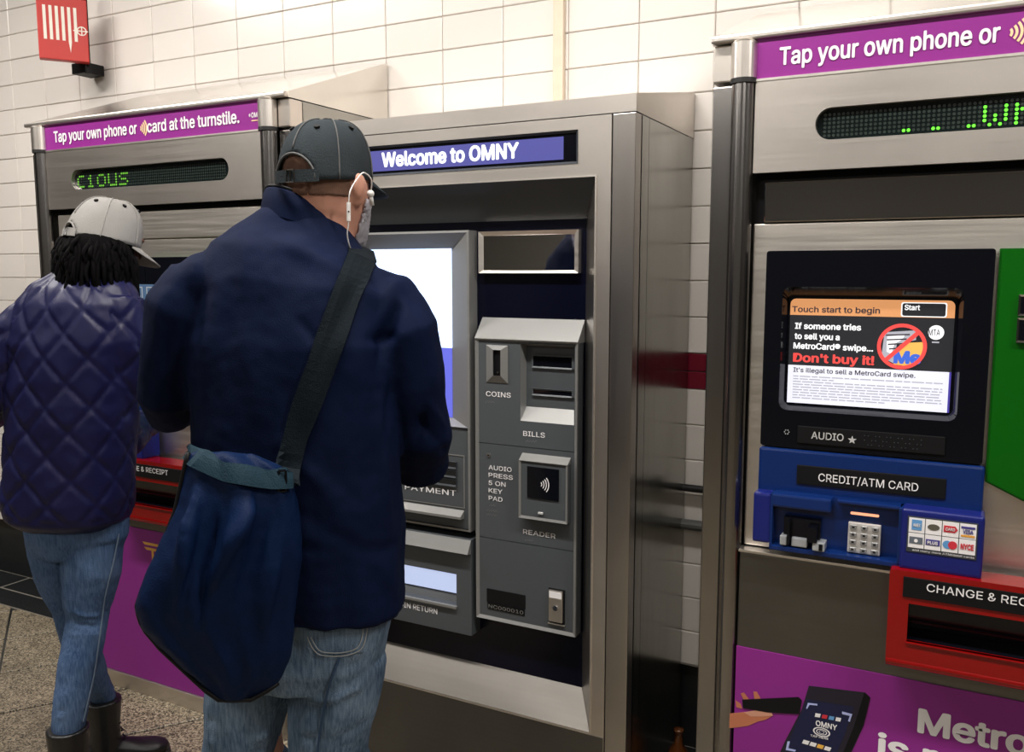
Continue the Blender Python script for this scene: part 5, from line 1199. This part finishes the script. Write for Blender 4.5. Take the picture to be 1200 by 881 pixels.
# ---------------------------------------------------------------- shoulder bag
bag = thing('shoulder_bag', 'navy nylon messenger bag hanging behind the hip of the person in the charcoal cap', 'bag', tuple(m_.q(-.12, -.2, .0)))
def bp_(o): return toparent(o, bag)
lc_ = [(522, 222), (560, 214), (600, 205), (650, 186), (690, 167), (712, 160), (735, 167), (760, 188), (790, 220), (812, 244), (824, 262)]
rc_ = [(522, 292), (545, 330), (560, 342), (600, 350), (650, 351), (700, 349), (740, 347), (770, 342), (800, 326), (816, 304), (824, 284)]
def itp(tb, y):
    for (a, b), (c, d) in zip(tb, tb[1:]):
        if y <= c: return b+(d-b)*(y-a)/(c-a)
    return tb[-1][1]
bm = B(); rows = []
for k in range(41):
    y = 529+295*k/40; l, r = itp(lc_, y), itp(rc_, y); c = (l+r)/2; hw = (r-l)/2
    th = .008+.060*math.sin(PI*min(1, (k/40)**.8))**.7
    lp = []
    for q in range(48):
        a = 2*PI*q/48; ct, st = math.cos(a), math.sin(a)
        f_ = .006*math.sin(ct*9+y*.013)+.004*math.sin(ct*17-y*.02)
        lp.append(m_.p(c+hw*math.copysign(abs(ct)**.9, ct), y, -.192-th*math.copysign(abs(st)**.8, st)*(1 if st > 0 else .55)-(f_ if st > 0 else 0)*abs(st)))
    rows.append(lp)
loft(bm, rows)
bfl = [(P(300, 575, -.26), P(245, 690, -.27), .013, .018), (P(325, 570, -.26), P(262, 760, -.27), .012, -.018), (P(232, 545, -.25), P(205, 730, -.25), .010, .014), (P(345, 590, -.26), P(300, 790, -.26), .012, .018), (P(348, 640, -.25), P(325, 780, -.25), .009, -.014),
       (P(256, 560, -.26), P(228, 760, -.26), .010, -.013), (P(330, 570, -.26), P(280, 700, -.27), .009, .010), (P(280, 700, -.27), P(262, 810, -.26), .009, .012)]
bb_ = fuse('bag_body', bm, .0055, 'bagcloth', bag, smooth=5, deform=lambda me: folds(me, bfl)); bp_(bb_)
bm = B(); edge = [m_.p(itp(lc_, y), y, -.197) for y in range(530, 824, 10)]+[m_.p(itp(rc_, y), y, -.197) for y in range(820, 790, -10)]
tube(bm, edge, .0045, 8); bp_(obj('piping', bm, 'black_m', bag, smooth=True))
cb = caster(jacket, bb_)
def over(rows):
    r0_ = rows[0]; ex_ = []
    for dd, dz in ((.16, -.04), (.12, .006), (.06, .022)): ex_.append([p+m_.F*dd+Vector((0, 0, dz)) for p in r0_])
    return ex_+rows
bp_(band('shoulder_strap', cb, seg_path([(423, 303), (413, 327), (402, 355), (391, 388), (378, 425), (362, 468), (349, 505), (340, 540), (336, 566)], 4), [17]*16+[16]*8+[14]*9, .007, .004, 'strap', bag, extra=over, label='wide black shoulder strap'))
bp_(band('lower_strap', cb, seg_path([(221, 527), (238, 542), (262, 553), (290, 560), (318, 563), (338, 562)], 5), 11, .010, .004, 'strap_g', bag, label='dark teal strap along the bag top'))
for (px, py) in ((331, 562),):
    h = cb(px, py); c = h[0]-m_.F*.009; bm = B(); x, z = m_.Rt, up
    for a_, b_ in (((-1, -1), (1, -1)), ((1, -1), (1, 1)), ((1, 1), (-1, 1)), ((-1, 1), (-1, -1))): cyl(bm, c+x*.006*a_[0]+z*.018*a_[1], c+x*.006*b_[0]+z*.018*b_[1], .0022, n=8)
    bp_(obj('strap_buckle', bm, 'black', bag))

# ---------------------------------------------------------------- woman
wC = at(85, 450, 1.52); w_ = Fig(wC.x, wC.y, 42)
wo = thing('person', 'person in pale grey cap and quilted navy jacket seen from behind, using the left machine', 'person', (wC.x, wC.y, 0))
def wp(o): return toparent(o, wo)
P2 = w_.p; wr, wf = w_.br, w_.bf
J = B()
wsec = [(104, 312, .062, .066, .03), (101, 322, .088, .080, .03), (95, 336, .135, .098, .02), (90, 356, .165, .112, .01), (86, 400, .178, .120, 0), (84, 460, .178, .122, 0), (82, 530, .180, .124, 0), (80, 580, .182, .126, 0), (79, 604, .176, .122, 0), (80, 612, .150, .105, 0)]
loft(J, [ell(P2(x, y, dd), wr, wf, a, b, 40, 2.2) for x, y, a, b, dd in wsec])
WRA = [P2(142, 352, -.07), P2(146, 400, -.09), P2(141, 450, -.08), P2(138, 500, -.05), P2(146, 515, .02), P2(165, 500, .14), P2(178, 490, .22)]
WLA = [P2(42, 368, .06), P2(20, 388, .07), P2(2, 425, .07), P2(-8, 470, .09), P2(-12, 485, .14), P2(-20, 450, .22), P2(-24, 425, .26)]
tube(J, WRA, [.058, .060, .054, .052, .052, .044, .038], 20); tube(J, WLA, [.056, .056, .052, .050, .050, .042, .036], 20)
ballb(J, P2(135, 352, -.05), .062); ballb(J, P2(50, 364, .05), .052)
def quilt(me):
    ns = [v.normal.copy() for v in me.vertices]
    axT = [(P2(x, y, dd), 0) for x, y, a, b, dd in wsec]
    def arm(A):
        L = [0]
        for a, b in zip(A, A[1:]): L.append(L[-1]+(b-a).length)
        return L
    LR, LL = arm(WRA), arm(WLA); zc = wC
    for v, n in zip(me.vertices, ns):
        p = v.co; best = None
        for A, Ls in ((WRA, LR), (WLA, LL)):
            for i in range(len(A)-1):
                ab = A[i+1]-A[i]; t_ = max(0, min(1, (p-A[i]).dot(ab)/ab.length_squared)); c = A[i]+ab*t_; d = (p-c).length
                if best is None or d < best[0]: best = (d, c, ab.normalized(), Ls[i]+ab.length*t_)
        if best[0] < .066:
            q = p-best[1]; e1_ = wr-best[2]*wr.dot(best[2]); e1_.normalize(); e2_ = best[2].cross(e1_); u = math.atan2(q.dot(e2_), q.dot(e1_))*.056; w = best[3]
        else:
            q = p-wC; u = math.atan2(q.dot(wf)*1.3, q.dot(wr))*.155; w = p.z
        a = (u/.112+w/.128); b = (u/.112-w/.128)
        da = abs(a-round(a)); db = abs(b-round(b)); h = min(1, da/.16)**.7*min(1, db/.16)**.7
        hem = 1
        if p.z < P2(80, 604).z+.02: hem = .2
        v.co += n*((h*.0055-.0025)*hem+.005*noise.noise(p*10)+.0022*noise.noise(p*28))
wj = wp(fuse('quilted_jacket', J, .0055, 'wjacket', wo, smooth=4, deform=quilt))
# stand-up collar
cc = P2(103, 314, .03); bm = B(); L = [[], [], [], []]
for q in range(36):
    t_ = 2*PI*q/36; s, c = math.sin(t_), math.cos(t_); z = -.02*s
    for k, (r_, h) in enumerate(((.074, -.03), (.066, .018), (.056, .018), (.058, -.03))): L[k].append(cc+wr*c*r_+wf*s*r_*1.05+up*(z+h))
loft(bm, L+[L[0]], cap=False); wp(obj('collar', bm, 'wjacket', wo, smooth=True))
whc = P2(124, 283, .02); whf = Vector((.15, 1, 0)).normalized(); Bd = B(); T2, mt2 = head_bm(Bd, whc, whf, .30, .95, .6)
tube(Bd, [whc-up*.02, P2(112, 310, .02), P2(103, 330, .02)], [.05, .050, .058], 18)
loft(Bd, [ell(P2(x, y, dd), wr, wf, a*.72, b*.72, 28, 2.2) for x, y, a, b, dd in wsec[1:]])
tube(Bd, WRA, [.04, .042, .038, .034, .032, .028, .024], 14); tube(Bd, WLA, [.04, .042, .038, .034, .032, .028, .024], 14)
hand(Bd, WRA[-1]+(WRA[-1]-WRA[-2]).normalized()*.02, (WRA[-1]-WRA[-2]), -up, 1, .4, .9); hand(Bd, WLA[-1]+(WLA[-1]-WLA[-2]).normalized()*.02, up*.8+w_.Rt*.25+w_.F*.1, w_.F+w_.Rt*.5, -1, .55, .9)
nh, nk2, na = P2(108, 625, -.04), P2(101, 725, -.05), P2(79, 852, -.10)
fh, fk, fa = P2(66, 622, .04), P2(84, 725, .06), P2(120, 818, .16)
tube(Bd, [nh, nk2, na, na*1-up*(na.z-.06)], [.06, .036, .028, .028], 14); tube(Bd, [fh, fk, fa, fa-up*(fa.z-.06)], [.055, .034, .026, .026], 14)
wb = wp(fuse('body', Bd, .0048, 'skin_d', wo, smooth=2))
Jn = B()
loft(Jn, [ell(P2(82, 560), wr, wf, .150, .105, 28), ell(P2(88, 600), wr, wf, .150, .108, 28), ell(P2(90, 625), wr, wf, .145, .105, 28), ell(P2(90, 645), wr, wf, .12, .09, 28)])
tube(Jn, [nh, P2(107, 670, -.05), nk2+Vector((0, 0, .03)), nk2, P2(91, 775, -.07), P2(84, 815, -.09), na, na-up*.04], [.080, .072, .054, .051, .054, .046, .037, .037], 24)
tube(Jn, [fh, P2(72, 670, .05), fk+Vector((0, 0, .03)), fk, P2(98, 770, .10), P2(110, 797, .13), fa, fa-up*.04], [.078, .070, .054, .050, .050, .042, .034, .034], 24)
wjf = [(P2(75, 718, -.1), P2(126, 722, -.1), .006, .006), (P2(75, 730, -.1), P2(124, 735, -.1), .006, -.007), (P2(78, 744, -.1), P2(120, 742, -.1), .006, .005), (P2(80, 620, -.12), P2(84, 690, -.1), .008, -.007), (P2(65, 840, -.13), P2(98, 842, -.12), .005, .006), (P2(66, 832, -.13), P2(98, 833, -.12), .005, -.005), (P2(110, 640, -.12), P2(140, 632, -.1), .008, -.005)]
wjn = wp(fuse('skinny_jeans', Jn, .005, 'wjeans', wo, smooth=4, deform=lambda me: folds(me, [(a, b, w, h*.45) for a, b, w, h in wjf])))
cwj = caster(wjn)
wp(band('trouser_seam', cwj, seg_path([(139, 625), (131, 665), (122, 700), (117, 740), (110, 790), (97, 845)], 5), .6, .003, .0015, 'wstitch', wo))
for a, d in ((na, wf*.9+w_.Rt*.1), (fa, Vector((.55, .83, 0)))):
    o = wp(shoe('ankle_boot', a, d, wo, 'boot', .25, .046, boot=True))
    bm = B(); g = Vector((a.x, a.y, 0)); dn = Vector((d.x, d.y, 0)).normalized(); xx = Vector((dn.y, -dn.x, 0))
    for k in range(5):
        z = .085+.025*k; c = g+dn*(.052-.006*k)+Vector((0, 0, z)); tube(bm, [c-xx*.022, c+dn*.006, c+xx*.022+Vector((0, 0, .01))], .0028, 6)
    obj('laces', bm, 'black_m', o)
# cap and hair
cw = cap_parts(T2, mt2, wo, 'cap_g', 'cap_g', hw=.088, hf=.100, hb=.108, ht=.130, rim=-.006, arch=(.030, .036), brim=.078, slope=.012, lab='pale grey baseball cap', strap=True); wp(cw)
inv2 = mt2.inverted()
def wh(p):
    q = inv2 @ (p-whc); return q.z > -.12 and q.y < .055 and q.z < .1 and not (q.y > .03 and q.z < -.09)
H = B(); rnd = random.Random(3)
loft(H, [ell(T2(0, -.008 if z > 0 else -.016, z), mt2 @ Vector((1, 0, 0)), mt2 @ Vector((0, 1, 0)), a, b, 28) for z, a, b in ((.012, .076, .076), (-.008, .086, .088), (-.035, .094, .094), (-.07, .086, .088), (-.105, .070, .075), (-.125, .045, .05))])
for k in range(170):
    a = PI*(.80+1.40*rnd.random()); x, y = math.cos(a), math.sin(a); rz = rnd.uniform(-.055, -.01)
    p0 = T2(.084*x, -.01+.090*y, rz+.005); out = (p0-T2(0, -.01, rz)).normalized(); ln = rnd.uniform(.05, .20)*(1.1 if a > 1.2*PI and a < 1.7*PI else .9)
    pts = [p0]; ph = rnd.random()*6
    back = max(0, -y)
    for j in range(1, 8):
        f = j/7; w = math.sin(f*5+ph)*.008
        pts.append(p0+out*(.010+.042*math.sin(f*1.6)*(.5+back*.6)*(.4+rnd.random()*.2))+Vector((0, 0, -ln*f))+Vector((math.cos(ph), math.sin(ph), 0))*w)
    tube(H, pts, [.0068, .0068, .0064, .006, .0056, .005, .004, .002], 6)
wp(obj('dreadlocks', H, 'blackhair', wo, smooth=True, recalc=True))
bm = B(); hp = P2(-6, 404, .30); box(bm, -.04, .04, -.004, .004, -.07, .07, .003); ph = obj('phone', bm, 'white_pl'); ph.location = hp+up*.03; ph.rotation_euler = (.3, .1, -.6)
tag(ph, 'white phone held up by the person in the pale grey cap at the left edge', 'phone')

# ---------------------------------------------------------------- litter in the dark gap between the machines
M['amber'] = mat('amber_glass', (.12, .035, .008), .12, trans=.3); M['paper'] = mat('crumpled_paper', (.34, .30, .22), .7); M['ylabel'] = mat('yellow_label', (.45, .32, .03), .6)
g = at(800, 881, 2.25); bx_, by_ = g.x, 2.25
t = thing('glass_bottle', 'small amber glass bottle with a yellow label in the dark gap between the machines', 'bottle', (-.668, 2.30, 0))
bm = B(); prof = [(.0, .0), (.030, .0), (.032, .005), (.032, .12), (.026, .145), (.012, .165), (.012, .20), (.014, .202), (.014, .208), (0, .208)]
loft(bm, [[(max(r, .0005)*math.cos(2*PI*k/20), max(r, .0005)*math.sin(2*PI*k/20), z) for k in range(20)] for r, z in prof]); obj('glass', bm, 'amber', t, smooth=True)
bm = B(); cyl(bm, (0, 0, .04), (0, 0, .10), .0328, n=24, cap=False); obj('label', bm, 'ylabel', t)
